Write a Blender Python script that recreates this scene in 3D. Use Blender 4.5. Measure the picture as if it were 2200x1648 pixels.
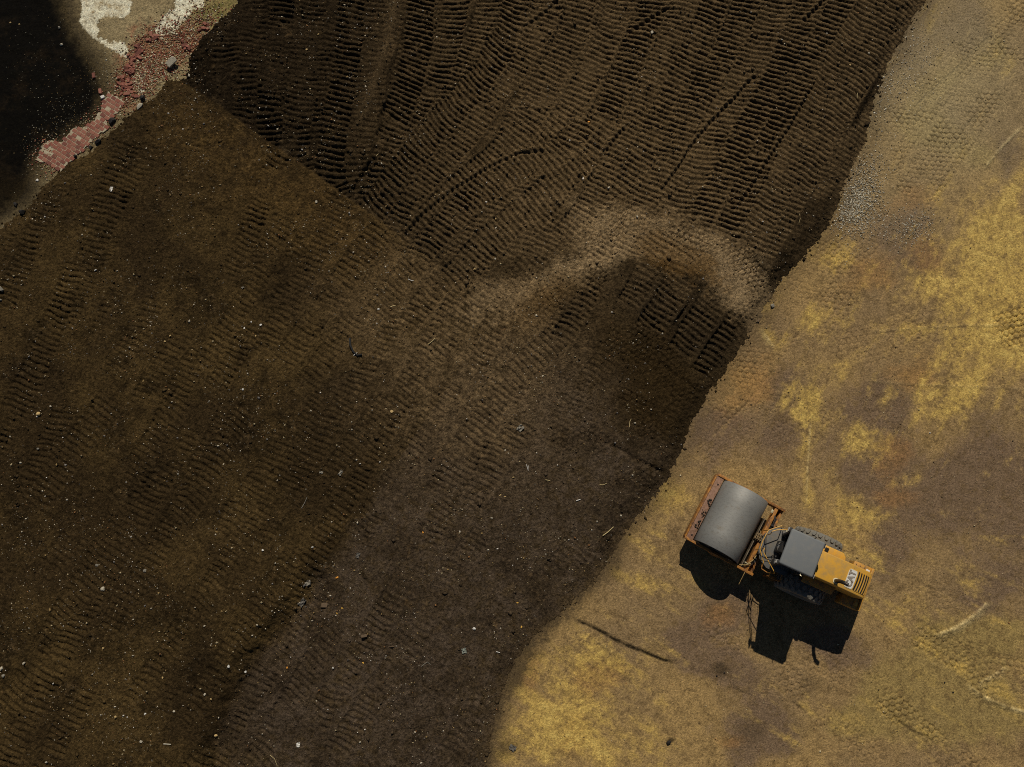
import bpy, bmesh, math, random
import numpy as np
from mathutils import Vector, Matrix, Euler

for o in list(bpy.data.objects):
    bpy.data.objects.remove(o)
random.seed(7)
RNG = np.random.default_rng(11)
scene = bpy.context.scene
COL = scene.collection

# ---------------------------------------------------------------- camera, sky, sun, exposure
FPX = 1850.0                       # focal length in photo pixels (photo 2200 x 1648)
TILT = math.atan(341.0 / FPX)      # a drone looking almost straight down
CAMH = 28.43
cd = bpy.data.cameras.new('camera')
cam = bpy.data.objects.new('camera', cd)
COL.objects.link(cam)
cam.location = (0, 0, CAMH)
cam.rotation_euler = (TILT, 0, 0)
cd.sensor_fit = 'HORIZONTAL'
cd.sensor_width = 36.0
cd.lens = 36.0 * FPX / 2200.0
cd.clip_start = 0.1
cd.clip_end = 3000
scene.camera = cam

SUN_EL = math.radians(46.6)
SUN_DIR = Vector((0.03, 1.0, math.tan(SUN_EL))).normalized()   # towards the sun
world = bpy.data.worlds.new('World')
scene.world = world
world.use_nodes = True
wn = world.node_tree.nodes
bg = wn['Background']
sky = wn.new('ShaderNodeTexSky')
sky.sky_type = 'NISHITA'
sky.sun_disc = False
sky.sun_elevation = SUN_EL
sky.sun_rotation = math.atan2(SUN_DIR.x, SUN_DIR.y)
world.node_tree.links.new(sky.outputs['Color'], bg.inputs['Color'])
sky.altitude = 1200
sky.air_density = 0.7
sky.dust_density = 0.3
bg.inputs['Strength'].default_value = 0.05
sl = bpy.data.lights.new('sun', 'SUN')
sl.energy = 5.0
sl.angle = math.radians(0.5)
sl.color = (1.0, 0.94, 0.84)
sun = bpy.data.objects.new('sun', sl)
COL.objects.link(sun)
sun.location = (0, 20, 40)
sun.rotation_euler = SUN_DIR.to_track_quat('Z', 'Y').to_euler()
scene.view_settings.view_transform = 'Standard'
scene.view_settings.look = 'None'
scene.view_settings.gamma = 1.0
scene.view_settings.use_curve_mapping = False
scene.view_settings.exposure = -0.62
scene.cycles.use_denoising = False
scene.cycles.filter_width = 1.0

# ---------------------------------------------------------------- helpers
CT, ST = math.cos(TILT), math.sin(TILT)


def P(px, py, z=0.0):
    """photo pixel -> point of the place at height z"""
    u = (px - 1100) / FPX
    v = (824 - py) / FPX
    d = (u, ST + v * CT, -CT + v * ST)
    l = (CAMH - z) / -d[2]
    return Vector((d[0] * l, d[1] * l, z))


def to_px(X, Y):
    """ground point arrays -> photo pixel arrays (used to look the traced plan up)"""
    Yc = np.clip(Y, -60, 60)
    dep = np.maximum(Yc * ST + CAMH * CT, 3.0)
    up = Yc * CT - CAMH * ST
    return (1100 + FPX * X / dep), (824 - FPX * up / dep)


KLIT = 0.80   # how bright a sunlit level white surface comes out; photo colour / KLIT = surface colour


def lin(c):
    c = c / 255.0
    return c / 12.92 if c <= 0.04045 else ((c + 0.055) / 1.055) ** 2.4


def C(r, g, b, k=KLIT):
    return np.array([lin(r) / k, lin(g) / k, lin(b) / k])


def sstep(a, b, x):
    t = np.clip((x - a) / (b - a), 0, 1)
    return t * t * (3 - 2 * t)


def vnoise(X, Y, scale, seed):
    """smooth lattice noise in -1..1 ; scale = cells per metre"""
    r = np.random.default_rng(seed).uniform(-1, 1, (256, 256)).astype(np.float32)
    x = np.asarray(X * np.float32(scale) + np.float32(100.37), np.float32)
    y = np.asarray(Y * np.float32(scale) + np.float32(100.71), np.float32)
    xi = np.floor(x)
    yi = np.floor(y)
    fx = x - xi
    fy = y - yi
    xi = xi.astype(np.int32) & 255
    yi = yi.astype(np.int32) & 255
    fx = fx * fx * (3 - 2 * fx)
    fy = fy * fy * (3 - 2 * fy)
    x1 = (xi + 1) & 255
    y1 = (yi + 1) & 255
    return (r[yi, xi] * (1 - fx) + r[yi, x1] * fx) * (1 - fy) + (r[y1, xi] * (1 - fx) + r[y1, x1] * fx) * fy


def fbm(X, Y, scale, seed, oct=4, gain=0.5):
    out = 0
    a = 1.0
    tot = 0
    for i in range(oct):
        # rotate each octave so that the lattice never shows
        c, s = np.float32(math.cos(0.6 * i + seed)), np.float32(math.sin(0.6 * i + seed))
        out = out + a * vnoise(X * c - Y * s, X * s + Y * c, scale * 2.03 ** i, seed * 13 + i)
        tot += a
        a *= gain
    return out / tot * 1.6


def poly_dist(PX, PY, pts):
    best = np.full(PX.shape, 1e9, np.float32)
    for (ax, ay), (bx, by) in zip(pts[:-1], pts[1:]):
        dx, dy = bx - ax, by - ay
        L = dx * dx + dy * dy
        t = np.clip(((PX - ax) * dx + (PY - ay) * dy) / L, 0, 1)
        d = (PX - ax - t * dx) ** 2 + (PY - ay - t * dy) ** 2
        best = np.minimum(best, d)
    return np.sqrt(best)


def poly_in(PX, PY, pts):
    ins = np.zeros(PX.shape, bool)
    n = len(pts)
    for i in range(n):
        ax, ay = pts[i]
        bx, by = pts[(i + 1) % n]
        if ay == by:
            continue
        c = ((ay > PY) != (by > PY)) & (PX < (bx - ax) * (PY - ay) / (by - ay) + ax)
        ins ^= c
    return ins


def tag(o, label=None, cat=None, group=None, kind=None):
    if label:
        o['label'] = label
    if cat:
        o['category'] = cat
    if group:
        o['group'] = group
    if kind:
        o['kind'] = kind
    return o


def link(o, parent=None):
    COL.objects.link(o)
    if parent:
        o.parent = parent
    return o


def mesh_obj(name, verts, faces, mat=None, parent=None, smooth=False):
    me = bpy.data.meshes.new(name)
    me.from_pydata([tuple(v) for v in verts], [], [tuple(f) for f in faces])
    me.update()
    if smooth:
        me.polygons.foreach_set('use_smooth', [True] * len(me.polygons))
    if mat:
        me.materials.append(mat)
    return link(bpy.data.objects.new(name, me), parent)


# ---------------------------------------------------------------- materials
def new_mat(name):
    m = bpy.data.materials.new(name)
    m.use_nodes = True
    nt = m.node_tree
    return m, nt, nt.nodes, nt.links, nt.nodes['Principled BSDF']


def surf(name, col, col2=None, rough=0.6, metal=0.0, scale=8.0, bump=0.0, bscale=40.0, spec=0.5, thr=(0.4, 0.65), coat=0.0):
    """paint / metal / stone: two colours mixed by noise, with fine relief"""
    m, nt, N, L, b = new_mat(name)
    tc = N.new('ShaderNodeTexCoord')
    n1 = N.new('ShaderNodeTexNoise')
    n1.inputs['Scale'].default_value = scale
    n1.inputs['Detail'].default_value = 6
    n1.inputs['Roughness'].default_value = 0.65
    L.new(tc.outputs['Object'], n1.inputs['Vector'])
    mr = N.new('ShaderNodeMapRange')
    mr.inputs[1].default_value, mr.inputs[2].default_value = thr
    L.new(n1.outputs['Fac'], mr.inputs[0])
    mx = N.new('ShaderNodeMix')
    mx.data_type = 'RGBA'
    mx.inputs[6].default_value = (*col, 1)
    mx.inputs[7].default_value = (*(col2 if col2 is not None else col), 1)
    L.new(mr.outputs[0], mx.inputs[0])
    L.new(mx.outputs[2], b.inputs['Base Color'])
    b.inputs['Roughness'].default_value = rough
    b.inputs['Metallic'].default_value = metal
    b.inputs['Specular IOR Level'].default_value = spec
    b.inputs['Coat Weight'].default_value = coat
    if bump:
        n2 = N.new('ShaderNodeTexNoise')
        n2.inputs['Scale'].default_value = bscale
        n2.inputs['Detail'].default_value = 4
        L.new(tc.outputs['Object'], n2.inputs['Vector'])
        bp = N.new('ShaderNodeBump')
        bp.inputs['Strength'].default_value = bump
        bp.inputs['Distance'].default_value = 0.02
        L.new(n2.outputs['Fac'], bp.inputs['Height'])
        L.new(bp.outputs['Normal'], b.inputs['Normal'])
    return m


def earth(name, grain=0.5, bump=0.6, gscale=38.0, rough=0.95, spec=0.15):
    """soil: the colour plan stored on the vertices, broken up by fine procedural grain"""
    m, nt, N, L, b = new_mat(name)
    at = N.new('ShaderNodeAttribute')
    at.attribute_name = 'Col'
    tc = N.new('ShaderNodeTexCoord')
    n1 = N.new('ShaderNodeTexNoise')
    n1.inputs['Scale'].default_value = gscale
    n1.inputs['Detail'].default_value = 5
    n1.inputs['Roughness'].default_value = 0.75
    L.new(tc.outputs['Object'], n1.inputs['Vector'])
    n3 = N.new('ShaderNodeTexNoise')
    n3.inputs['Scale'].default_value = gscale * 0.42
    n3.inputs['Detail'].default_value = 4
    n3.inputs['Roughness'].default_value = 0.7
    L.new(tc.outputs['Object'], n3.inputs['Vector'])
    av = N.new('ShaderNodeMath')
    av.operation = 'ADD'
    L.new(n1.outputs['Fac'], av.inputs[0])
    L.new(n3.outputs['Fac'], av.inputs[1])
    mr = N.new('ShaderNodeMapRange')
    mr.inputs[1].default_value = 0.78
    mr.inputs[2].default_value = 1.22
    mr.inputs[3].default_value = 1 - grain
    mr.inputs[4].default_value = 1 + grain * 1.15
    L.new(av.outputs[0], mr.inputs[0])
    mu = N.new('ShaderNodeVectorMath')
    mu.operation = 'SCALE'
    L.new(at.outputs['Color'], mu.inputs[0])
    L.new(mr.outputs[0], mu.inputs['Scale'])
    L.new(mu.outputs[0], b.inputs['Base Color'])
    b.inputs['Roughness'].default_value = rough
    b.inputs['Specular IOR Level'].default_value = spec
    bp = N.new('ShaderNodeBump')
    bp.inputs['Strength'].default_value = bump
    bp.inputs['Distance'].default_value = 0.05
    L.new(av.outputs[0], bp.inputs['Height'])
    L.new(bp.outputs['Normal'], b.inputs['Normal'])
    return m


def vcol(name, rough=0.8, spec=0.3):
    m, nt, N, L, b = new_mat(name)
    at = N.new('ShaderNodeAttribute')
    at.attribute_name = 'Col'
    tc = N.new('ShaderNodeTexCoord')
    n1 = N.new('ShaderNodeTexNoise')
    n1.inputs['Scale'].default_value = 60
    L.new(tc.outputs['Object'], n1.inputs['Vector'])
    mr = N.new('ShaderNodeMapRange')
    mr.inputs[3].default_value = 0.7
    mr.inputs[4].default_value = 1.3
    L.new(n1.outputs['Fac'], mr.inputs[0])
    mu = N.new('ShaderNodeVectorMath')
    mu.operation = 'SCALE'
    L.new(at.outputs['Color'], mu.inputs[0])
    L.new(mr.outputs[0], mu.inputs['Scale'])
    L.new(mu.outputs[0], b.inputs['Base Color'])
    b.inputs['Roughness'].default_value = rough
    b.inputs['Specular IOR Level'].default_value = spec
    return m

# ---------------------------------------------------------------- the terrain: one grid, cut into soil, yard, concrete floor, darkened mud
STEP = 0.030


def axis(a, b, far):
    mid = np.arange(a, b, STEP)
    g = [0.06]
    while sum(g) < far:
        g.append(g[-1] * 1.35)
    out = np.cumsum(g)
    return np.concatenate([(mid[0] - out)[::-1], mid, mid[-1] + out])


xs = axis(-19.6, 19.6, 420)
ys = axis(-7.7, 20.4, 420)
X, Y = np.meshgrid(xs, ys)
X = X.astype(np.float32)
Y = Y.astype(np.float32)
NYG, NXG = X.shape
PX, PY = to_px(X, Y)
PX = np.clip(PX, -3000, 5200).astype(np.float32)
PY = np.clip(PY, -2500, 4500).astype(np.float32)
PPM = 64.0                       # photo pixels in a metre, roughly

BND_R = [(900, 2600), (1010, 1800), (1050, 1648), (1066, 1560), (1085, 1490), (1118, 1420), (1150, 1370), (1208, 1320), (1260, 1270), (1308, 1215),
         (1350, 1140), (1395, 1090), (1440, 1030), (1463, 985), (1490, 920), (1530, 850), (1560, 812), (1600, 745), (1638, 690), (1690, 602), (1740, 545),
         (1788, 492), (1812, 440), (1832, 370), (1868, 300), (1888, 210), (1905, 160), (1960, 60), (2000, 0), (2060, -100), (2600, -1000)]
BND_L = [(1000, -1000), (548, -100), (525, 0), (490, 42), (445, 85), (412, 128), (402, 160), (358, 166), (328, 199), (281, 236), (232, 283), (192, 315),
         (143, 350), (86, 397), (58, 442), (0, 482), (-60, 512), (-1500, 1200)]
SOIL = BND_R + [(2600, -2400), (1000, -2400)] + BND_L + [(-2900, 1200), (-2900, 2600)]
SOIL_POLY = BND_R + BND_L + [(-2900, 1200), (-2900, 4400), (900, 4400)]
ins = poly_in(PX, PY, SOIL_POLY)
dR = poly_dist(PX, PY, BND_R) / PPM
dL = poly_dist(PX, PY, BND_L) / PPM
sd = np.where(ins, 1, -1) * np.minimum(dR, dL)        # metres inside the soil layer
nA = fbm(X, Y, 0.9, 3, 4)
nB = fbm(X, Y, 5.0, 5, 3)
nC = fbm(X, Y, 14.0, 6, 2)
gF0 = fbm(X, Y, 11.0, 33, 3, 0.85)
edge_amp = 0.10 + 0.0 * X
sdn = sd + nA * 0.07 + nB * 0.07 + nC * 0.04 + gF0 * 0.02

# ---- soil: large shapes
soft = sstep(960, 1260, PY)                      # the lower edge runs out thin and soft
thick = 0.15 * (1 - soft) + 0.045 * soft
big = -0.05 + (thick + 0.05) * sstep(-0.05, 0.75, sdn)
RIDGE = [(-1000, -790), (400, 185), (470, 232), (560, 300), (640, 352), (740, 425), (820, 482), (880, 530), (960, 590), (1050, 640)]


def side(pts, PX, PY):
    """signed distance (m) to an open polyline, positive on its right hand"""
    d = poly_dist(PX, PY, pts) / PPM
    best = np.full(PX.shape, 1e9)
    sg = np.ones(PX.shape)
    for (ax, ay), (bx, by) in zip(pts[:-1], pts[1:]):
        dx, dy = bx - ax, by - ay
        t = np.clip(((PX - ax) * dx + (PY - ay) * dy) / (dx * dx + dy * dy), 0, 1)
        q = (PX - ax - t * dx) ** 2 + (PY - ay - t * dy) ** 2
        s = np.where(dx * (PY - ay) - dy * (PX - ax) > 0, 1, -1)
        m = q < best
        best = np.where(m, q, best)
        sg = np.where(m, s, sg)
    return d * sg


s_ridge = -side(RIDGE, PX, PY)                      # positive on the upper, tracked side
fade_r = 1 - sstep(820, 1080, PX)
big = big + fade_r * 0.40 * sstep(0.0, 1.7, s_ridge + nB * 0.05)
STEPL = [(380, 2600), (440, 1800), (462, 1648), (500, 1510), (556, 1410), (630, 1322), (700, 1230), (770, 1120), (850, 1000)]
s_step = -side(STEPL, PX, PY)                       # positive on the left, higher side
fade_s = sstep(1080, 1330, PY)
big = big + fade_s * 0.36 * sstep(-0.05, 0.75, s_step + nB * 0.05)
lane_dir = np.array([0.5, -0.866])
big = big + 0.05 * fbm(X, Y, 0.35, 21, 3)

# ---- tracks
WN = RNG.normal(0, 1, X.shape).astype(np.float32)
gF = gF0
micro = nB * 0.012 + nC * 0.008 + gF * 0.014 + WN * 0.0035
track_w = np.zeros(X.shape, np.float32)
lightmap = np.zeros(X.shape, np.float32)      # packed flats of the tracks are a little paler than the loose soil


def smooth_line(pts, z=0.0):
    w = [P(x, y) for x, y in pts]
    out = []
    n = len(w)
    for i in range(n - 1):
        p0, p1, p2, p3 = w[max(i - 1, 0)], w[i], w[i + 1], w[min(i + 2, n - 1)]
        k = max(2, int((p2 - p1).length / 0.6))
        for j in range(k):
            t = j / k
            q = 0.5 * ((2 * p1) + (-p0 + p2) * t + (2 * p0 - 5 * p1 + 4 * p2 - p3) * t * t + (-p0 + 3 * p1 - 3 * p2 + p3) * t ** 3)
            out.append((q.x, q.y))
    out.append((w[-1].x, w[-1].y))
    return out


def near_line(pts, half):
    """sub-grid around a world polyline with arc length and signed lateral offset"""
    ax = [p[0] for p in pts]
    ay = [p[1] for p in pts]
    i0 = np.searchsorted(xs, min(ax) - half)
    i1 = np.searchsorted(xs, max(ax) + half)
    j0 = np.searchsorted(ys, min(ay) - half)
    j1 = np.searchsorted(ys, max(ay) + half)
    if i1 - i0 < 2 or j1 - j0 < 2:
        return None
    sl_ = (slice(j0, j1), slice(i0, i1))
    x, y = X[sl_], Y[sl_]
    best = np.full(x.shape, 1e9, np.float32)
    S = np.zeros(x.shape, np.float32)
    Lat = np.zeros(x.shape, np.float32)
    s0 = 0.0
    n = len(pts)
    for k in range(n - 1):
        (px, py), (qx, qy) = pts[k], pts[k + 1]
        dx, dy = qx - px, qy - py
        Ls = math.hypot(dx, dy)
        if Ls < 1e-6:
            continue
        t = ((x - px) * dx + (y - py) * dy) / (Ls * Ls)
        tc = np.clip(t, 0, 1)
        d = (x - px - tc * dx) ** 2 + (y - py - tc * dy) ** 2
        m = d < best
        best = np.where(m, d, best)
        S = np.where(m, s0 + tc * Ls, S)
        Lat = np.where(m, (dx * (y - py) - dy * (x - px)) / Ls, Lat)
        over = m & (((k == 0) & (t < 0)) | ((k == n - 2) & (t > 1)))
        Lat = np.where(over, 9.0, Lat)
        s0 += Ls
    return sl_, S, Lat, s0


lane_no = 0


def right_of(pts):
    return min(p[0] for p in pts) > 1050


def track(px_pts, width=0.78, depth=0.07, pitch=0.2, wave=0.30, patch=0.0, skew=0.0, flat=0.02, berm=0.03, duty=0.2, light=0.5, clip=0):
    """the print of a bulldozer track: bars across the lane, soft banks along its sides"""
    global lane_no
    lane_no += 1
    r = random.Random(lane_no * 7 + 1)
    res = near_line(smooth_line(px_pts), width * 0.5 + 0.25)
    if not res:
        return
    sl_, S, Lat, tot = res
    x, y = X[sl_], Y[sl_]
    wob = vnoise(S, Lat * 0 + lane_no, 0.5, 40 + lane_no) * 0.06
    lat = Lat + wob
    hw = width * 0.5 + vnoise(x, y, 2.5, 60 + lane_no) * 0.03
    w = sstep(hw + 0.02, hw - 0.05, np.abs(lat))
    ph = S / pitch + skew * lat / pitch + wave * vnoise(x, y, 1.4, 80 + lane_no) + 0.12 * vnoise(x, y, 4.0, 90 + lane_no) \
        + 0.07 * vnoise(x, y, 10.0, 95 + lane_no) + r.random()
    ph = ph + r.uniform(-0.35, 0.35) * np.sin(lat / width * 3.0 + r.random() * 6)
    v = ph - np.floor(ph) - 0.5
    dut = duty * (1 + 0.35 * vnoise(x, y, 6.0, 99 + lane_no))
    g = np.exp(-(v / dut) ** 2)
    amp = depth * (0.85 + 0.25 * vnoise(x, y, 1.3, 110 + lane_no) + 0.25 * vnoise(x, y, 7, 111 + lane_no))
    if patch:
        pm = sstep(patch - 0.35, patch + 0.35, fbm(x, y, 0.55, 130 + lane_no, 3))
        amp = amp * pm
        w = w * (0.25 + 0.75 * pm)
    ends = sstep(0, 0.35, S) * sstep(0, 0.35, tot - S)
    w = w * ends
    if clip and not right_of(px_pts):
        w = w * sstep(-0.02, 0.10, clip * s_ridge[sl_] + (1 - fade_r[sl_]) * 9)
    h = -flat - np.maximum(amp, 0) * g
    mi = micro[sl_]
    rough = (gF[sl_] * 0.012 + WN[sl_] * 0.0035 + nB[sl_] * 0.01)
    micro[sl_] = mi * (1 - w) + (h + rough) * w
    bk = np.exp(-((np.abs(lat) - hw - 0.05) / 0.05) ** 2) * berm * ends * (0.6 + 0.6 * vnoise(x, y, 5, 140 + lane_no))
    micro[sl_] += np.maximum(bk, -0.01)
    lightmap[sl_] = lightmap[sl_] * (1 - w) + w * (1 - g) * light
    track_w[sl_] = np.maximum(track_w[sl_], w)


def tread(px_pts, width, depth=0.02, cell=0.20, arr=None, patch=None, hexa=True, side_rut=0.0):
    """the print of a pneumatic tyre: a net of six-sided blocks"""
    global lane_no
    lane_no += 1
    res = near_line(smooth_line(px_pts), width * 0.5 + 0.2)
    if not res:
        return
    sl_, S, Lat, tot = res
    x, y = X[sl_], Y[sl_]
    hw = width * 0.5
    w = sstep(hw + 0.03, hw - 0.06, np.abs(Lat)) * sstep(0, 0.5, S) * sstep(0, 0.5, tot - S)
    if patch is not None:
        w = w * sstep(patch - 0.3, patch + 0.3, fbm(x, y, 0.7, 230 + lane_no, 3))
    u = S / cell + 0.16 * vnoise(x, y, 2, 240 + lane_no)
    q = Lat / (cell * 0.9) + 0.16 * vnoise(x, y, 2, 241 + lane_no)
    # nearest two centres of a hexagonal lattice
    b1 = np.full(x.shape, 9.0)
    b2 = np.full(x.shape, 9.0)
    row = np.floor(q)
    for dr in (-1, 0, 1, 2):
        rr = row + dr
        off = 0.5 * (np.mod(rr, 2))
        base = np.floor(u - off)
        for dc in (0, 1):
            cx = base + dc + off
            jit = 0.06 * np.sin(cx * 12.7 + rr * 7.3)
            d = np.sqrt((u - cx - jit) ** 2 + ((q - rr - 0.5) * 0.87) ** 2)
            m = d < b1
            b2 = np.where(m, b1, np.minimum(b2, d))
            b1 = np.where(m, d, b1)
    gr = np.exp(-((b2 - b1) / 0.12) ** 2)
    amp = 3.0 * depth * (0.6 + 0.6 * vnoise(x, y, 1.5, 250 + lane_no))
    h = -np.maximum(amp, 0) * gr
    arr[sl_] = arr[sl_] * (1 - 0.55 * w) + h * w
    if side_rut:
        arr[sl_] += -side_rut * np.exp(-((np.abs(Lat - hw) - 0.0) / 0.04) ** 2) * sstep(0, 0.6, S) * sstep(0, 0.6, tot - S) * (0.5 + 0.7 * vnoise(x, y, 3, 260 + lane_no))


# faint older lanes that cross the lower left of the soil
for k in range(-6, 26):
    rr = random.Random(500 + k)
    x0 = -420 + k * 74 + rr.uniform(-16, 16)
    an = math.radians(22 + 12 * min(1, max(0, (x0 + 400) / 900)) + rr.uniform(-5, 5))
    bend = rr.uniform(-70, 70)
    pts = []
    for t in range(0, 9):
        q = t / 8
        yy = 1800 - q * 1500
        pts.append((x0 + q * 1500 * math.tan(an) + bend * math.sin(q * 3.1), yy))
    right = x0 > 560
    track(pts, 0.80, (0.055 if right else 0.07) * rr.uniform(0.7, 1.2), 0.2, 0.4, patch=rr.uniform(-0.55, 0.15), flat=0.008, berm=0.012, duty=0.2, light=0.3, clip=-1)
for pts, w_, d_ in [
    ([(545, 600), (585, 530), (625, 455)], 0.8, .04), ([(600, 790), (660, 710), (730, 620)], 0.9, .045), ([(650, 840), (705, 765), (770, 670)], 0.8, .038),
    ([(725, 630), (775, 555), (835, 480)], 1.0, .05), ([(800, 690), (860, 610), (925, 530)], 0.9, .045), ([(870, 710), (920, 640), (985, 570)], 0.85, .05),
    ([(430, 800), (480, 720), (560, 600), (600, 530)], 0.75, .038), ([(240, 800), (300, 720), (340, 640)], 0.8, .03), ([(300, 880), (345, 800), (400, 710)], 0.8, .03),
    ([(60, 1100), (120, 1020), (190, 930), (250, 850)], 1.0, .035), ([(230, 1080), (290, 1010), (350, 930), (400, 850)], 0.85, .04), ([(370, 1130), (430, 1050), (490, 950), (540, 870)], 0.9, .042),
    ([(460, 1160), (540, 1070), (600, 980), (640, 900)], 0.9, .036), ([(100, 1230), (170, 1150), (240, 1070)], 0.9, .035), ([(150, 1310), (230, 1230), (310, 1130)], 0.9, .035),
    ([(900, 810), (975, 700), (1050, 590)], 0.85, .036), ([(1010, 800), (1060, 710), (1120, 595), (1165, 535)], 0.85, .045),
    ([(930, 1080), (1005, 950), (1086, 835), (1180, 745), (1240, 690)], 0.95, .045), ([(1000, 1100), (1070, 990), (1130, 900)], 0.9, .04),
    ([(700, 1050), (780, 940), (850, 850)], 0.9, .028), ([(960, 1640), (1010, 1560), (1060, 1470)], 0.9, .03), ([(800, 1500), (880, 1390), (950, 1290)], 0.9, .022),
]:
    track(pts, w_, d_ * 1.6, 0.205, 0.3, patch=-0.7, flat=0.012, berm=0.015, duty=0.19, light=0.45)

# older passes under the fresh ones: they fill the ground between the lanes
for k in range(26):
    rr = random.Random(900 + k)
    xt = 500 + k * 60 + rr.uniform(-14, 14)
    lean = 0.10 + 0.46 * min(1, max(0, (xt - 620) / 900))
    pts = [(xt + 60 * lean - 0, -90)] + [(xt - lean * yy + rr.uniform(-8, 8), yy) for yy in range(0, 640, 80)]
    track(pts, 1.08, 0.065 * rr.uniform(0.7, 1.2), 0.195, 0.2, patch=rr.uniform(-0.9, -0.3), flat=0.02, berm=0.03, duty=0.2, light=0.75, clip=1)
DEEP = [
    [(616, -90), (612, 19), (606, 80), (595, 160), (585, 250), (590, 330)],
    [(690, -90), (682, 20), (668, 120), (652, 230), (640, 330), (655, 400)],
    [(500, 80), (490, 150), (500, 240)],
    [(1060, -90), (1050, 30), (1025, 100), (985, 170), (945, 240), (890, 310), (830, 380), (790, 450)],
    [(985, -90), (979, 19), (971, 77), (950, 150), (915, 215), (870, 275), (830, 330)],
    [(765, -90), (759, 39), (747, 154), (732, 251), (718, 328), (712, 400), (740, 450)],
    [(910, -90), (905, 19), (898, 116), (882, 193), (863, 250), (845, 285)],
    [(1190, -90), (1175, 20), (1140, 90), (1100, 150), (1050, 215), (1000, 290), (950, 350), (890, 420), (840, 490)],
    [(1120, -90), (1108, 20), (1082, 90), (1040, 160), (1000, 215), (955, 272), (900, 335), (835, 420), (790, 470)],
    [(1350, -90), (1325, 30), (1295, 100), (1250, 190), (1210, 260), (1140, 330)],
    [(1270, -90), (1245, 20), (1215, 100), (1180, 180), (1140, 260), (1070, 340), (1000, 400), (930, 470), (870, 540)],
    [(1420, -90), (1400, 20), (1370, 100), (1330, 190), (1290, 270), (1240, 350), (1180, 430), (1120, 490)],
    [(1310, 250), (1260, 330), (1190, 400), (1120, 460), (1050, 520), (1000, 580), (960, 620)],
    [(1260, 255), (1215, 315), (1150, 355), (1070, 395), (1000, 445), (930, 515), (890, 565)],
    [(1490, -90), (1460, 40), (1425, 130), (1385, 220), (1345, 300), (1300, 390), (1250, 470), (1200, 530)],
    [(1560, -90), (1525, 40), (1490, 120), (1450, 200), (1410, 290), (1370, 370), (1325, 450)],
    [(1630, -90), (1600, 20), (1560, 110), (1520, 190), (1475, 270), (1440, 350), (1400, 420), (1365, 480)],
    [(1770, -90), (1730, 30), (1690, 110), (1650, 190), (1605, 270), (1560, 350), (1520, 430), (1490, 500)],
    [(1700, -90), (1660, 30), (1620, 120), (1580, 200), (1535, 280), (1500, 360), (1460, 430), (1425, 490)],
    [(1830, -90), (1790, 40), (1750, 120), (1710, 200), (1670, 280), (1625, 360), (1590, 440), (1550, 530)],
    [(1905, -60), (1855, 40), (1810, 120), (1770, 200), (1730, 280), (1690, 360), (1650, 440), (1620, 510)],
    [(1975, -60), (1920, 40), (1880, 110), (1835, 180), (1790, 250), (1745, 330), (1700, 410)],
]
def PXM(pts):
    return sum(p[0] for p in pts) / len(pts)


for i, pts in enumerate(DEEP):
    dd = (0.12 if PXM(pts) < 1000 else 0.10) * random.uniform(0.75, 1.15) if i not in (1, 2) else 0.07
    track(pts, random.uniform(0.95, 1.14), dd, random.uniform(0.19, 0.205), 0.17, patch=(-1.1 if i > 2 else -0.2), flat=0.03, berm=0.04, duty=0.21, light=0.9, clip=1, skew=random.uniform(-0.15, 0.25))
for pts, w_, d_ in [([(1195, 748), (1238, 670), (1290, 592)], 0.78, .075), ([(1340, 665), (1365, 630), (1405, 560)], 0.85, .08), ([(1385, 720), (1420, 665), (1470, 590)], 1.05, .09), ([(1455, 775), (1490, 715), (1540, 640)], 1.05, .09), ([(1505, 820), (1545, 755), (1600, 680)], 1.05, .10), ([(1545, 850), (1580, 800), (1625, 740)], 0.9, .09),
                    ([(1262, 565), (1300, 515)], 0.7, .05)]:
    track(pts, w_, d_ * 1.4, 0.205, 0.3, patch=-0.5, flat=0.03, berm=0.04, duty=0.23, light=0.5)
# long sharp side banks left by the blade
for pts, hgt in [([(855, 515), (950, 430), (1056, 357), (1120, 330), (1190, 322)], .05), ([(742, 428), (800, 360), (830, 335)], .05), ([(1412, 415), (1451, 367), (1497, 297), (1559, 228), (1629, 154)], .07),
                 ([(1717, 56), (1764, 4), (1800, -60)], .08), ([(1285, 345), (1350, 262)], .06), ([(1575, 455), (1636, 363), (1690, 278), (1741, 185)], .05), ([(1432, 712), (1478, 645)], .09),
                 ([(1120, 60), (1180, 20), (1250, -60)], .05), ([(1340, 80), (1400, 40), (1450, 10)], .06), ([(870, 150), (845, 200), (800, 290)], .03)]:
    res = near_line(smooth_line(pts), 0.5)
    sl_, S, Lat, tot = res
    x, y = X[sl_], Y[sl_]
    e = sstep(0, 0.5, S) * sstep(0, 0.5, tot - S) * (np.abs(Lat) < 0.5)
    la = Lat + 0.035 * vnoise(x, y, 2.2, 77)
    micro[sl_] += e * hgt * (np.exp(-((la - 0.05) / 0.06) ** 2) - 0.9 * np.exp(-((la + 0.07) / 0.05) ** 2))
# the smooth windrow that runs down between two lanes
res = near_line(smooth_line([(860, -80), (855, 0), (848, 58), (817, 174), (794, 239), (772, 300)]), 0.6)
sl_, S, Lat, tot = res
wr = np.exp(-(Lat / 0.20) ** 2) * sstep(0, 0.7, tot - S) * (np.abs(Lat) < 0.6)
micro[sl_] = micro[sl_] * (1 - wr) + wr * (0.07 + 0.3 * nC[sl_] * 0.02)
lightmap[sl_] = lightmap[sl_] * (1 - wr) + 1.1 * wr
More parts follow.
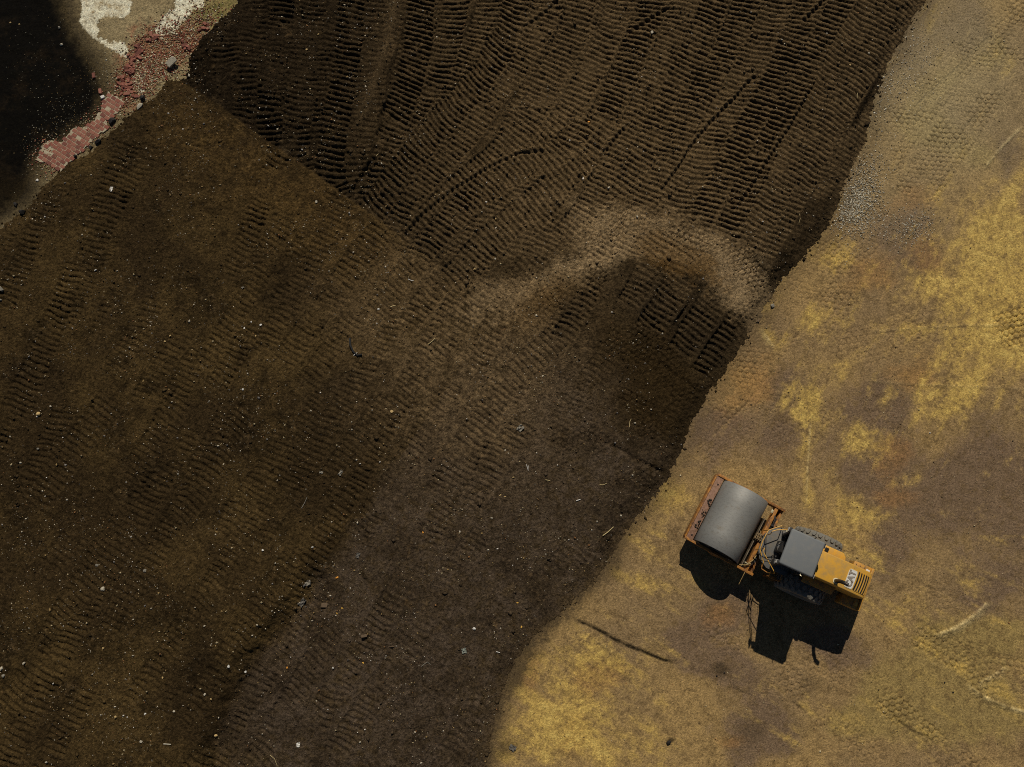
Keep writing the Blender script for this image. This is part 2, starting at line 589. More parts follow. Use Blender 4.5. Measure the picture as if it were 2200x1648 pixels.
# tyre prints over the soil
for pts, w_, d_ in [([(1140, 655), (1200, 580), (1290, 500), (1400, 472), (1500, 505), (1590, 560), (1660, 640)], 1.0, .034), ([(1150, 690), (1230, 620), (1330, 575), (1430, 600), (1530, 660), (1620, 690)], 0.8, .032),
                    ([(1250, 530), (1330, 460), (1380, 440)], 1.0, .03), ([(1290, 700), (1400, 760), (1500, 860), (1540, 880)], 1.3, .028), ([(1200, 840), (1330, 880), (1440, 960)], 1.5, .026),
                    ([(1180, 900), (1300, 980), (1430, 1060)], 1.2, .024), ([(1690, 560), (1760, 480), (1800, 380), (1830, 280)], 1.1, .02), ([(1080, 620), (1160, 600), (1260, 640)], 0.9, .02)]:
    tread(pts, w_, d_, 0.20, micro)
for pts, dpt in [([(1400, 770), (1480, 830), (1560, 880)], .05), ([(1295, 945), (1360, 985), (1460, 1035)], .07)]:
    sl_, S, Lat, tot = near_line(smooth_line(pts), 0.4)
    micro[sl_] -= dpt * np.exp(-(Lat / 0.07) ** 2) * sstep(0, 0.5, S) * sstep(0, 0.5, tot - S)
# hollows with spoil beside them
for px, py, r_, d_ in [(375, 152, .26, .30), (243, 265, .2, .05), (517, 618, .16, .10), (330, 850, .14, .08), (30, 668, .28, .05), (674, 440, .16, .05), (1520, 960, .1, .03), (1150, 1330, .12, .05)]:
    c = P(px, py)
    micro -= d_ * np.exp(-(((X - c.x) * 0.8) ** 2 + (Y - c.y) ** 2) / (r_ * r_))
clod = fbm(X, Y, 7.5, 71, 2)
edge_zone = np.exp(-(sd / 0.45) ** 2)
micro += edge_zone * np.maximum(clod - 0.25, 0) * 0.09
ridge_zone = np.exp(-((s_step - 0.1) / 0.35) ** 2) * fade_s
micro += ridge_zone * np.maximum(clod - 0.2, 0) * 0.035
soft_damp = 1 - 0.55 * soft * sstep(0.8, 0.0, sd)
Z_soil = big + micro * sstep(0.0, 0.65, sdn) * soft_damp

# ---- yard (compacted ground): gentle, with tyre prints and thin raised lips
yard = 0.012 * fbm(X, Y, 0.5, 51, 3) + 0.005 * gF + 0.0016 * WN
for pts, w_, d_ in [
    ([(2230, -20), (2120, 75), (2030, 160), (1960, 240), (1905, 320), (1875, 430)], 1.5, .022), ([(2180, 90), (2110, 200), (2050, 290), (1985, 390), (1950, 440)], 1.5, .026),
    ([(1690, 640), (1760, 570), (1850, 520), (1920, 440)], 1.4, .018), ([(1740, 720), (1800, 640), (1840, 560)], 1.1, .02), ([(1510, 900), (1570, 850), (1640, 760), (1690, 690)], 1.3, .018),
    ([(1500, 1000), (1600, 920), (1700, 800)], 1.0, .013), ([(1640, 1420), (1700, 1470), (1790, 1560)], 0.9, .022), ([(1850, 1450), (1920, 1520), (2010, 1600), (2100, 1680)], 1.0, .026),
    ([(1790, 1540), (1850, 1600), (1900, 1660)], 1.0, .024), ([(1950, 1350), (2040, 1400), (2120, 1430)], 1.0, .02), ([(2060, 1470), (2130, 1450), (2230, 1470)], 1.3, .02),
    ([(1700, 1390), (1790, 1430), (1850, 1470)], 0.9, .014), ([(1930, 1270), (2010, 1310), (2080, 1300)], 1.2, .014), ([(1490, 1300), (1560, 1360), (1600, 1420)], 1.0, .012),
    ([(2130, 720), (2190, 700), (2240, 690)], 1.2, .028), ([(1660, 960), (1740, 900), (1800, 860)], 1.4, .010), ([(1850, 1000), (1900, 900), (1960, 800)], 1.4, .010), ([(1780, 760), (1880, 740), (2000, 690)], 1.4, .012)]:
    tread(pts, w_, d_, 0.21, yard, side_rut=0.018)
lip = np.zeros(X.shape)
for pts, hgt, wd in [([(2000, 1366), (2040, 1353), (2085, 1325), (2130, 1285)], .075, .16), ([(2072, 1466), (2110, 1493), (2150, 1512), (2205, 1529), (2290, 1545)], .05, .11),
                     ([(2090, 1475), (2130, 1452), (2165, 1428)], .03, .14), ([(1742, 900), (1736, 1000), (1732, 1090)], .012, .05), ([(1632, 700), (1668, 752)], .025, .14),
                     ([(1862, 712), (1960, 706), (2060, 700), (2200, 696)], .016, .06), ([(1860, 818), (1960, 826), (2080, 830), (2230, 836)], .014, .05), ([(2200, 270), (2150, 320), (2110, 370)], .03, .08),
                     ([(1270, 1370), (1330, 1410)], .014, .05), ([(1940, 1520), (2000, 1514)], .014, .06)]:
    sl_, S, Lat, tot = near_line(smooth_line(pts), 0.7)
    e = sstep(0, 0.4, S) * sstep(0, 0.4, tot - S) * (np.abs(Lat) < 0.7)
    sg = Lat if Lat is not None else 0
    prof = np.where(Lat > 0, np.exp(-(Lat / 0.025) ** 2), np.exp(-(Lat / wd) ** 2))
    if hgt < .02:
        prof = np.exp(-(Lat / wd) ** 2)
    yard[sl_] += e * hgt * prof
    lip[sl_] = np.maximum(lip[sl_], (1.0 if hgt > .02 else 0.75 if hgt == .012 else 0.22) * e * np.exp(-(Lat / wd) ** 2) * np.where(Lat > 0.03, 0.0, 1.0))
crumb = np.zeros(X.shape)
for pts, dpt, wd in [([(1222, 1326), (1270, 1345), (1320, 1376), (1390, 1404), (1460, 1428)], .035, .05), ([(1285, 1255), (1320, 1270), (1370, 1300), (1440, 1345)], .012, .03), ([(1560, 1470), (1628, 1500)], .02, .03),
                     ([(1690, 1500), (1742, 1535)], .02, .03), ([(1905, 1525), (1960, 1570), (2005, 1590)], .025, .035), ([(2060, 1395), (2092, 1413)], .02, .025), ([(1200, 1510), (1280, 1575)], .008, .02),
                     ([(1990, 860), (2060, 812)], .012, .02), ([(1905, 820), (1970, 826)], .015, .025), ([(1850, 980), (1990, 1010)], .008, .02), ([(1960, 235), (2060, 140), (2140, 60)], .02, .03),
                     ([(1470, 985), (1510, 1010)], .015, .025), ([(2060, 280), (2110, 240)], .02, .03), ([(2150, 410), (2200, 450)], .012, .02)]:
    sl_, S, Lat, tot = near_line(smooth_line(pts), 0.4)
    x, y = X[sl_], Y[sl_]
    Lat = Lat + 0.03 * vnoise(x, y, 1.6, 9) + 0.012 * vnoise(x, y, 9, 7)
    e = sstep(0, 0.5, S) * sstep(0, 0.5, tot - S) * (np.abs(Lat) < 0.4) * np.clip(0.85 + 0.6 * gF[sl_], 0, 1.3)
    k_ = np.exp(-(Lat / wd) ** 2) * e
    yard[sl_] -= dpt * k_
    if dpt >= .02:
        crumb[sl_] = np.maximum(crumb[sl_], k_ * (0.9 if dpt > .03 else 0.5))
# broken ground on the demolition side (upper left)
left_side = (dL < dR) & (~ins)
yard = np.where(left_side, yard + 0.02 * fbm(X, Y, 3.0, 57, 4), yard)
Z_yard = yard * 1.0
# soil runs out below the yard surface, so the seam is the real meeting line of the two
Z_soil = np.where(sdn < 0.02, np.minimum(Z_soil, Z_yard - 0.02), Z_soil)
Z_soil = np.where(sdn > 0.10, np.maximum(Z_soil, Z_yard + 0.006 + 0.006 * np.abs(gF)), Z_soil)

# ---------------------------------------------------------------- colour plan of the ground (own colours, with some darkening painted in)
def blend(A, c, w):
    return A + (np.asarray(c)[None, None, :] - A) * w[..., None]


WXN = fbm(X, Y, 0.55, 401, 4, 0.6) * 34
WYN = fbm(X, Y, 0.55, 402, 4, 0.6) * 34


def blob(px, py, rx, ry, rot=0.0):
    c, s = math.cos(math.radians(rot)), math.sin(math.radians(rot))
    k = min(1.0, min(rx, ry) / 55.0)
    dx, dy = PX - px + WXN * k, PY - py + WYN * k
    u = (dx * c + dy * s) / rx
    v = (-dx * s + dy * c) / ry
    return np.exp(-(u * u + v * v))


g1 = fbm(X, Y, 1.1, 301, 5, 0.62)
g2 = fbm(X, Y, 6.0, 302, 4, 0.7)
g3 = fbm(X, Y, 0.45, 303, 4, 0.55)

# soil
soil = np.empty(X.shape + (3,))
soil[:] = C(49, 38, 22)
soil = blend(soil, C(72, 57, 32), np.clip(0.45 + 1.1 * g3 + 0.3 * g1, 0, 1) * 0.75)
soil = blend(soil, C(28, 21, 11), np.clip(g1 * 1.3, 0, 1) * 0.7)
right_low = np.clip(blob(1050, 1350, 420, 420) * 1.5 + blob(1150, 1000, 260, 260) + blob(820, 1550, 330, 200), 0, 1) * sstep(-0.25, 0.25, -s_step + 0.2 * g1)
soil = blend(soil, C(68, 57, 45), right_low * np.clip(0.75 + 0.5 * g2, 0, 1))
soil = blend(soil, C(42, 33, 22), right_low * np.clip(0.9 * g1 + 0.4 * g2, 0, 0.8))
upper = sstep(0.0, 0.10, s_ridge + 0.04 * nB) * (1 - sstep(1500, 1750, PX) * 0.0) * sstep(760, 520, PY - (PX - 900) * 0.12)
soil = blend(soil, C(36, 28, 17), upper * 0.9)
soil = blend(soil, C(28, 21, 12), upper * np.clip(blob(520, 170, 230, 260, 30) * 1.3, 0, 1) * 0.85)  # upper-left slope: shade deepened in the colour, besides fresh moist soil
soil = blend(soil, C(76, 61, 39), upper * blob(1350, 330, 420, 240) * 0.75)
mid = np.clip(blob(880, 600, 180, 110, -35) + 1.2 * blob(1090, 690, 240, 170, -35) + 0.8 * blob(1010, 880, 190, 170), 0, 1) * (1 - 0.85 * upper * sstep(-0.2, 0.4, 600 - PY))
soil = blend(soil, C(94, 77, 53), mid * np.clip(0.75 + 0.5 * g2 + 0.2 * g1, 0, 1) * 0.85)
tri = np.clip(blob(700, 480, 230, 110, 35) + blob(450, 300, 160, 70, 38), 0, 1) * (1 - upper)
soil = blend(soil, C(78, 60, 32), tri * np.clip(0.6 + 0.5 * g2 + 0.3 * g1, 0, 1) * 0.7)
pale = np.clip(blob(1400, 500, 200, 40, 14) + blob(1570, 595, 120, 44, 42) + 0.9 * blob(1290, 545, 110, 46, -30) + 0.8 * blob(1630, 640, 60, 60) + 0.6 * blob(1170, 610, 110, 40, -35) + 0.35 * blob(1050, 680, 120, 50, -40), 0, 1)
soil = blend(soil, C(134, 113, 82), sstep(0.10, 1.05, pale + 0.2 * g1 + 0.14 * g2 + 0.1 * gF) * 0.92)
moist = np.clip(1.1 * blob(1480, 560, 105, 40, 30) + blob(1430, 530, 60, 34, 40), 0, 1)
soil = blend(soil, C(84, 62, 32), sstep(0.2, 0.9, moist + 0.35 * g2 + 0.2 * g1) * 0.75)
soil = blend(soil, C(88, 68, 40), np.clip(blob(1190, 640, 90, 50, -30), 0, 1) * 0.8)
dk = np.clip(blob(1400, 780, 170, 90, 35) + blob(1450, 900, 90, 60), 0, 1)
soil = blend(soil, C(44, 33, 16), dk * 0.85)
dk = np.clip(blob(1395, 650, 75, 50, 35) + blob(1530, 735, 80, 65, 35) + 0.8 * blob(1240, 670, 60, 30, -60), 0, 1)
soil = blend(soil, C(34, 27, 18), dk * 0.85)
rim = np.exp(-((sd - 0.35) / 0.45) ** 2) * (dR < dL) * (1 - soft * 0.8)
soil = blend(soil, C(34, 27, 17), rim * 0.5)
soil = blend(soil, C(28, 21, 12), np.clip(blob(1740, 380, 70, 170, 28), 0, 1) * 0.8)
soil = blend(soil, C(18, 14, 8), np.clip(blob(1850, 130, 60, 190, 28), 0, 1) * 0.7)
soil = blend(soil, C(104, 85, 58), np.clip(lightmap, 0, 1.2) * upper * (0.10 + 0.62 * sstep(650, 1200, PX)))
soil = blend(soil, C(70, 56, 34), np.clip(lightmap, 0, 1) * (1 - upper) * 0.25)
fade_edge = sstep(0.6, -0.1, sd + 0.2 * g1 + 0.15 * g2) * soft * (dR < dL)
soil = blend(soil, C(72, 58, 38), fade_edge * 0.8)
soil *= np.clip(1 + 0.2 * g2 + 0.3 * gF + 0.16 * WN, 0.35, 2)[..., None]
soil *= np.array([1.0, 1.0, 1.0])

# yard
yc_ = np.empty(X.shape + (3,))
yc_[:] = C(124, 102, 70)
yc_ = blend(yc_, C(142, 116, 73), np.clip(0.5 + 0.8 * g3, 0, 1))
# scuffs drawn out along the way the machines went
stk1 = fbm((X * np.float32(.85) - Y * np.float32(.53)) * 0.4, (X * np.float32(.53) + Y * np.float32(.85)) * 2.8, 0.9, 611, 4, 0.65)
sb_, cb_ = np.float32(math.sin(math.radians(58))), np.float32(math.cos(math.radians(58)))
stk2 = fbm((X * cb_ + Y * sb_) * 0.5, (-X * sb_ + Y * cb_) * 2.6, 0.9, 612, 4, 0.65)
stk = np.where(PY > 1150, stk1, stk2 * sstep(1150, 1000, PY)) 
W = 0
for b_ in [(2130, 470, 100, 130), (2085, 560, 70, 70), (2070, 650, 130, 60), (2140, 740, 120, 95), (2050, 830, 80, 60), (2190, 600, 60, 130), (1960, 702, 80, 16), (1750, 680, 24, 40), (1655, 727, 34, 16, 50),
           (1738, 880, 20, 90, 6), (1737, 1010, 13, 110, 2), (1830, 1090, 60, 80, -30), (1815, 920, 55, 50), (2010, 880, 55, 60, -40), (1965, 1015, 30, 22), (1400, 1140, 40, 40), (1440, 1060, 40, 40),
           (1200, 1490, 110, 110, 40), (1310, 1400, 90, 50, 30), (1140, 1600, 90, 70), (1260, 1570, 100, 80), (1360, 1230, 80, 30, 30), (1960, 620, 60, 40), (1800, 560, 50, 40), (1700, 860, 30, 60)]:
    W = W + blob(*b_)
yel = sstep(0.12, 1.35, W * 0.82 + 0.5 * g1 + 0.2 * g2 + 0.1 * gF + 0.6 * stk)
W = 0
for b_ in [(1530, 930, 70, 70), (1950, 520, 70, 110), (1870, 870, 90, 55), (1880, 970, 70, 90), (2140, 980, 120, 90), (1990, 1060, 140, 80), (1560, 1330, 90, 70), (1690, 830, 50, 70), (2150, 1110, 90, 100),
           (1790, 1400, 110, 50, 15), (1560, 1460, 70, 45), (1590, 1620, 70, 60), (2180, 330, 50, 50), (1920, 110, 60, 130, 25), (2080, 40, 70, 60), (1470, 1370, 60, 40), (1650, 1560, 80, 50, 40), (1500, 1430, 60, 30), (1700, 960, 60, 60),
           (1900, 1200, 60, 60), (2140, 1270, 60, 50)]:
    W = W + blob(*b_)
gry = sstep(0.15, 0.85, W * 1.05 + 0.35 * g1 + 0.15 * g2 + 0.1 * gF)
W = 0
for b_ in [(1960, 430, 70, 28), (1860, 600, 60, 50), (1140, 1450, 24, 60, 20), (1240, 1590, 50, 60), (1920, 960, 40, 40), (1545, 1330, 50, 30), (1930, 1060, 50, 30), (1990, 560, 40, 50), (1270, 1460, 40, 60, 30), (1320, 1440, 40, 30),
           (1960, 800, 60, 40), (1600, 820, 60, 90, 30), (1560, 1600, 40, 16)]:
    W = W + blob(*b_)
ora = sstep(0.20, 0.95, W * 0.95 + 0.25 * g1 + 0.18 * g2)
W = 0
for b_ in [(1990, 1450, 130, 70), (2110, 1560, 130, 80), (2060, 1350, 80, 40), (2150, 1380, 60, 60), (2000, 180, 90, 40, -50), (1990, 280, 60, 60), (2110, 330, 40, 30), (1880, 1560, 120, 60), (2130, 100, 40, 60)]:
    W = W + blob(*b_)
olv = sstep(0.2, 0.9, W + 0.3 * g1 + 0.1 * g2)
yc_ = blend(yc_, C(134, 114, 66), olv * 0.75)
yc_ = blend(yc_, C(104, 85, 65), gry * 0.92)
yc_ = blend(yc_, C(146, 103, 50), ora * 0.36)
yc_ = blend(yc_, C(176, 146, 74), yel * np.clip(0.82 + 0.3 * g2 + 0.15 * gF, 0.1, 1) * 0.85)
yc_ = blend(yc_, C(186, 162, 94), 0.6 * sstep(0.75, 1.0, yel) * np.clip(g2 + 0.3 * g1, 0, 1) * 0.8)
grain = np.clip(-g2 - 0.25 * g1, 0, 1)
yc_ = blend(yc_, C(98, 78, 48), grain * 0.65 * (1 - 0.35 * yel))
yc_ = blend(yc_, C(190, 170, 120), np.clip(lip * (0.6 + 0.5 * g2 + 0.4 * gF), 0, 1) * 0.6)
yc_ = blend(yc_, C(34, 27, 15), np.clip(crumb * 1.5 + 0.3 * g2 * (crumb > 0.1), 0, 1))
top_right = blob(2030, 180, 200, 260, 25)
yc_ = blend(yc_, C(144, 130, 96), np.clip(top_right, 0, 1) * 0.65)
# soil dust carried over the seam
dust = sstep(-0.62, 0.08, sd + 0.22 * g1 + 0.22 * g2 + 0.2 * gF) * (dR < dL)
yc_ = blend(yc_, C(70, 57, 38), dust * (0.45 + 0.5 * soft))
for px, py, r_, a_ in [(1548, 1450, 26, .7), (1437, 1592, 11, .9), (1100, 1610, 30, .5), (1330, 1240, 16, .3), (1215, 1395, 20, .25), (1740, 1480, 30, .3), (1610, 1585, 40, .35)]:
    yc_ = blend(yc_, C(52, 42, 26), sstep(0.3, 0.9, blob(px, py, r_, r_ * 0.8) + 0.3 * g2) * a_)

# demolition floor at the upper left
flo = np.empty(X.shape + (3,))
flo[:] = C(108, 94, 66)
flo = blend(flo, C(142, 126, 92), np.clip(0.5 + g1, 0, 1) * 0.7)
PALE1 = [(165, -120), (176, 25), (170, 45), (185, 65), (200, 78), (225, 98), (272, 124), (282, 108), (262, 88), (240, 92), (212, 78), (208, 40), (235, 28), (274, 40), (282, 10), (280, -120)]
PALE2 = [(390, -120), (372, 18), (350, 38), (330, 68), (345, 84), (378, 74), (395, 45), (415, 25), (440, 10), (446, -120)]
PALE3 = [(283, 165), (305, 155), (316, 165), (300, 180), (308, 195), (296, 203), (284, 182)]
fp = np.zeros(X.shape)
for pl in (PALE1, PALE2, PALE3):
    wj_x = PX + 5 * g1 + 4 * g2
    wj_y = PY + 5 * fbm(X, Y, 1.3, 377, 4) + 3 * nC
    fp = np.maximum(fp, poly_in(wj_x + 3 * gF, wj_y + 1.0 * WN, pl).astype(float) * np.clip(0.9 - 0.7 * g2 - 0.4 * gF - 0.3 * g1, 0, 1))
rub = np.clip(blob(285, 160, 40, 75, 25) + blob(330, 100, 60, 30, -30) + blob(400, 90, 50, 40), 0, 1)
flo = blend(flo, C(122, 82, 58), sstep(0.35, 0.9, rub + 0.45 * g2 + 0.15 * g1) * 0.75 * (1 - fp))
grs = np.clip(blob(475, 30, 50, 60, 30), 0, 1)
flo = blend(flo, C(120, 106, 62), grs * 0.8)
flo = blend(flo, C(70, 72, 30), sstep(0.5, 0.8, grs * 0.6 + 0.5 * g2) * 0.6)
# mud beyond it; vignette darkening and its soft border painted into the colour
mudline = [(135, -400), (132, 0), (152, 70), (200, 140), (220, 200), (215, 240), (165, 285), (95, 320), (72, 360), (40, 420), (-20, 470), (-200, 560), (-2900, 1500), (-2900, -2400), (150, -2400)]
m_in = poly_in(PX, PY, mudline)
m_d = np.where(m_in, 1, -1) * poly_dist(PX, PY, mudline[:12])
darkened = sstep(-30, 26, m_d + 12 * g1 + 7 * g2)
flo = blend(flo, C(58, 47, 27), sstep(-75, -5, m_d + 14 * g1) * 0.8)  # floor colour darkened towards the mud, a painted soft border
flo = blend(flo, C(208, 200, 172), fp)
flo = blend(flo, C(8, 6, 3), darkened)
flo = blend(flo, C(24, 17, 8), darkened * np.clip(0.9 * g1 + 0.5 * g2 - 0.1, 0, 1) * 0.8)
bot_mud = np.clip(blob(20, 420, 70, 45), 0, 1)
flo = blend(flo, C(26, 19, 7), bot_mud * 0.8)
flo *= np.clip(1 + 0.15 * g2 + 0.25 * gF + 0.2 * WN, 0.35, 2)[..., None]
yc_ *= np.clip(1 + 0.09 * g2 + 0.14 * gF + 0.13 * WN, 0.35, 2)[..., None]
for a_ in (soil, yc_, flo):
    np.clip(a_, 0.0008, 0.85, out=a_)

mat_soil = earth('loose_soil', 0.6, 0.9, 34, rough=1.0, spec=0.04)
mat_yard = earth('packed_yard', 0.40, 0.6, 40)
mat_floor = earth('rubble_floor', 0.4, 0.6, 40)
mat_mud = earth('darkened_mud', 0.5, 0.5, 30, rough=0.8, spec=0.05)

# faces by owner
qc = lambda A: (A[:-1, :-1] + A[1:, :-1] + A[:-1, 1:] + A[1:, 1:]) * 0.25
c_soil = qc(Z_soil)
c_yard = qc(Z_yard)
c_in = qc(sdn)
f_soil = (c_soil > c_yard - 0.045) & (c_in > -0.06)
f_base = ~((c_in > 0.6) & (c_soil > c_yard + 0.02))
f_left = qc(dL) < qc(dR)
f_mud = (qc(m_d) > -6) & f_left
idx = np.arange(NYG * NXG).reshape(NYG, NXG)


def grid_obj(name, Z, colr, fmask, mat):
    q = np.stack([idx[:-1, :-1][fmask], idx[:-1, 1:][fmask], idx[1:, 1:][fmask], idx[1:, :-1][fmask]], 1)
    used = np.zeros(NYG * NXG, bool)
    used[q.ravel()] = True
    remap = np.cumsum(used) - 1
    q = remap[q].astype(np.int32)
    co = np.stack([X.ravel()[used], Y.ravel()[used], Z.ravel()[used]], 1).astype(np.float32)
    me = bpy.data.meshes.new(name)
    me.vertices.add(len(co))
    me.vertices.foreach_set('co', co.ravel())
    me.loops.add(q.size)
    me.loops.foreach_set('vertex_index', q.ravel())
    me.polygons.add(len(q))
    me.polygons.foreach_set('loop_start', np.arange(0, q.size, 4, dtype=np.int32))
    me.polygons.foreach_set('loop_total', np.full(len(q), 4, np.int32))
    me.polygons.foreach_set('use_smooth', np.ones(len(q), bool))
    me.update(calc_edges=True)
    ca = me.attributes.new('Col', 'FLOAT_COLOR', 'POINT')
    cc = np.ones((len(co), 4), np.float32)
    cc[:, :3] = colr.reshape(-1, 3)[used]
    ca.data.foreach_set('color', cc.ravel())
    me.materials.append(mat)
    o = link(bpy.data.objects.new(name, me))
    o['kind'] = 'structure'
    return o


grid_obj('ground', Z_yard, yc_, f_base & ~f_left, mat_yard)
grid_obj('concrete_floor', Z_yard, flo, f_base & f_left & ~f_mud, mat_floor)
grid_obj('darkened_mud', Z_yard, flo, f_base & f_left & f_mud, mat_mud)
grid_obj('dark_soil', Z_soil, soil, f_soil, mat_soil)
Z_TOP = np.where((sdn > 0.0), np.maximum(Z_soil, Z_yard), Z_yard)


def ground_z(x, y):
    i = int(np.clip(np.searchsorted(xs, x), 1, NXG - 1))
    j = int(np.clip(np.searchsorted(ys, y), 1, NYG - 1))
    return float(Z_TOP[j - 1:j + 1, i - 1:i + 1].mean())

# ---------------------------------------------------------------- mesh builders for built things
class MB:
    """collects boxes, tubes, prisms; build() links them as ONE mesh object"""

    def __init__(self):
        self.v = []
        self.f = []

    def add(self, verts, faces):
        n = len(self.v)
        self.v += [Vector(p) for p in verts]
        self.f += [tuple(i + n for i in f) for f in faces]
        return self

    def box(self, x0, x1, y0, y1, z0, z1):
        vs = [(x, y, z) for z in (z0, z1) for y in (y0, y1) for x in (x0, x1)]
        return self.add(vs, [(0, 2, 3, 1), (4, 5, 7, 6), (0, 1, 5, 4), (2, 6, 7, 3), (0, 4, 6, 2), (1, 3, 7, 5)])

    def prism(self, pts, z0, z1):
        a = sum(pts[i][0] * pts[(i + 1) % len(pts)][1] - pts[(i + 1) % len(pts)][0] * pts[i][1] for i in range(len(pts)))
        if a < 0:
            pts = pts[::-1]
        n = len(pts)
        vs = [(p[0], p[1], z0) for p in pts] + [(p[0], p[1], z1) for p in pts]
        fs = [tuple(range(n))[::-1], tuple(range(n, 2 * n))] + [(i, (i + 1) % n, n + (i + 1) % n, n + i) for i in range(n)]
        return self.add(vs, fs)

    def extr(self, prof, y0, y1):
        """profile in x-z pulled along y"""
        n = len(prof)
        a = sum(prof[i][0] * prof[(i + 1) % n][1] - prof[(i + 1) % n][0] * prof[i][1] for i in range(n))
        if a < 0:
            prof = prof[::-1]
        vs = [(p[0], y0, p[1]) for p in prof] + [(p[0], y1, p[1]) for p in prof]
        fs = [tuple(range(n)), tuple(range(n, 2 * n))[::-1]] + [(i, n + i, n + (i + 1) % n, (i + 1) % n) for i in range(n)]
        return self.add(vs, fs)

    def tube(self, path, r, seg=8, radii=None):
        path = [Vector(p) for p in path]
        rings = []
        up = Vector((0, 0, 1))
        for i, p in enumerate(path):
            d = (path[min(i + 1, len(path) - 1)] - path[max(i - 1, 0)]).normalized()
            s = d.cross(up)
            if s.length < 0.05:
                s = d.cross(Vector((1, 0, 0)))
            s.normalize()
            t = s.cross(d).normalized()
            rr = radii[i] if radii else r
            rings.append([p + (s * math.cos(a) + t * math.sin(a)) * rr for a in [2 * math.pi * k / seg for k in range(seg)]])
        vs = [q for ring in rings for q in ring]
        fs = []
        for i in range(len(path) - 1):
            for k in range(seg):
                a, b = i * seg + k, i * seg + (k + 1) % seg
                fs.append((a, b, b + seg, a + seg))
        fs.append(tuple(range(seg))[::-1])
        fs.append(tuple(range(len(vs) - seg, len(vs))))
        return self.add(vs, fs)

    def lathe_y(self, prof, c, seg=48):
        """profile (y, r) turned about a y axis through c"""
        vs, fs = [], []
        n = len(prof)
        for k in range(seg):
            a = 2 * math.pi * k / seg
            for (y, r) in prof:
                vs.append((c[0] + r * math.cos(a), c[1] + y, c[2] + r * math.sin(a)))
        for k in range(seg):
            k2 = (k + 1) % seg
            for i in range(n - 1):
                fs.append((k * n + i, k2 * n + i, k2 * n + i + 1, k * n + i + 1))
        return self.add(vs, fs)

    def build(self, name, mat, parent=None, smooth=False, bevel=0.0, segs=2, rz=0.0, angle=40):
        me = bpy.data.meshes.new(name)
        if rz:
            R = Matrix.Rotation(rz, 3, 'Z')
            vv = [tuple(R @ v) for v in self.v]
        else:
            vv = [tuple(v) for v in self.v]
        me.from_pydata(vv, [], self.f)
        bm = bmesh.new()
        bm.from_mesh(me)
        bmesh.ops.recalc_face_normals(bm, faces=bm.faces)
        if bevel:
            es = [e for e in bm.edges if len(e.link_faces) == 2 and e.calc_face_angle(0) > math.radians(30)]
            bmesh.ops.bevel(bm, geom=es, offset=bevel, segments=segs, affect='EDGES', profile=0.5)
        bm.to_mesh(me)
        bm.free()
        if smooth or bevel:
            me.polygons.foreach_set('use_smooth', [True] * len(me.polygons))
            try:
                me.set_sharp_from_angle(angle=math.radians(angle))
            except Exception:
                pass
        me.materials.append(mat)
        return link(bpy.data.objects.new(name, me), parent)


# ---------------------------------------------------------------- the road roller
M_PAINT = surf('yellow_paint', (0.66, 0.335, 0.03), (0.46, 0.27, 0.07), rough=0.5, scale=5.0, bump=0.08, bscale=200, coat=0.15)
M_PAINT2 = surf('worn_yellow_paint', (0.54, 0.265, 0.03), (0.25, 0.14, 0.05), rough=0.6, scale=8, bump=0.15, bscale=60)
M_RUST = surf('rusty_orange_paint', (0.42, 0.17, 0.022), (0.15, 0.065, 0.02), rough=0.7, scale=7, bump=0.3, bscale=60, thr=(0.42, 0.62))
M_RUSTTOP = surf('scuffed_rusty_steel', (0.30, 0.165, 0.105), (0.17, 0.085, 0.04), rough=0.75, scale=14, bump=0.3, bscale=80)
M_ROOF = surf('grey_roof_plastic', (0.165, 0.170, 0.164), (0.20, 0.193, 0.17), rough=0.7, scale=5, bump=0.2, bscale=120, thr=(0.48, 0.75))
M_DARK = surf('dark_machinery', (0.018, 0.018, 0.018), (0.035, 0.028, 0.02), rough=0.6, scale=12)
M_GREY = surf('grey_deck_plate', (0.11, 0.108, 0.10), (0.16, 0.13, 0.09), rough=0.75, scale=9, bump=0.3, bscale=70)
M_RUBBER = surf('tyre_rubber', (0.155, 0.145, 0.118), (0.20, 0.17, 0.12), rough=0.9, scale=10, bump=0.3, bscale=90)
M_BLACK = surf('black_void', (0.006, 0.006, 0.006), rough=0.9)
M_WHITE = surf('white_plate', (0.72, 0.70, 0.64), (0.62, 0.58, 0.5), rough=0.45, scale=20)
M_CREAM = surf('cream_rim', (0.78, 0.66, 0.40), rough=0.5)
M_BROWN = surf('brown_letter', (0.16, 0.10, 0.05), rough=0.5)
M_LGREY = surf('grey_letter', (0.34, 0.31, 0.26), rough=0.5)
M_PIPE = surf('exhaust_steel', (0.03, 0.028, 0.026), (0.065, 0.045, 0.03), rough=0.45, metal=0.6, scale=14)
M_HOSE = surf('hydraulic_hose', (0.016, 0.015, 0.014), (0.04, 0.03, 0.02), rough=0.5, scale=10)
M_BRASS = surf('pale_fitting', (0.55, 0.48, 0.30), rough=0.4, metal=0.3)
M_GLASS = surf('dark_tinted_glass', (0.012, 0.014, 0.016), rough=0.08, spec=0.6)
M_LAMP = surf('lamp_lens', (0.65, 0.62, 0.55), rough=0.2)
M_RED = surf('red_lens', (0.4, 0.02, 0.015), rough=0.25)


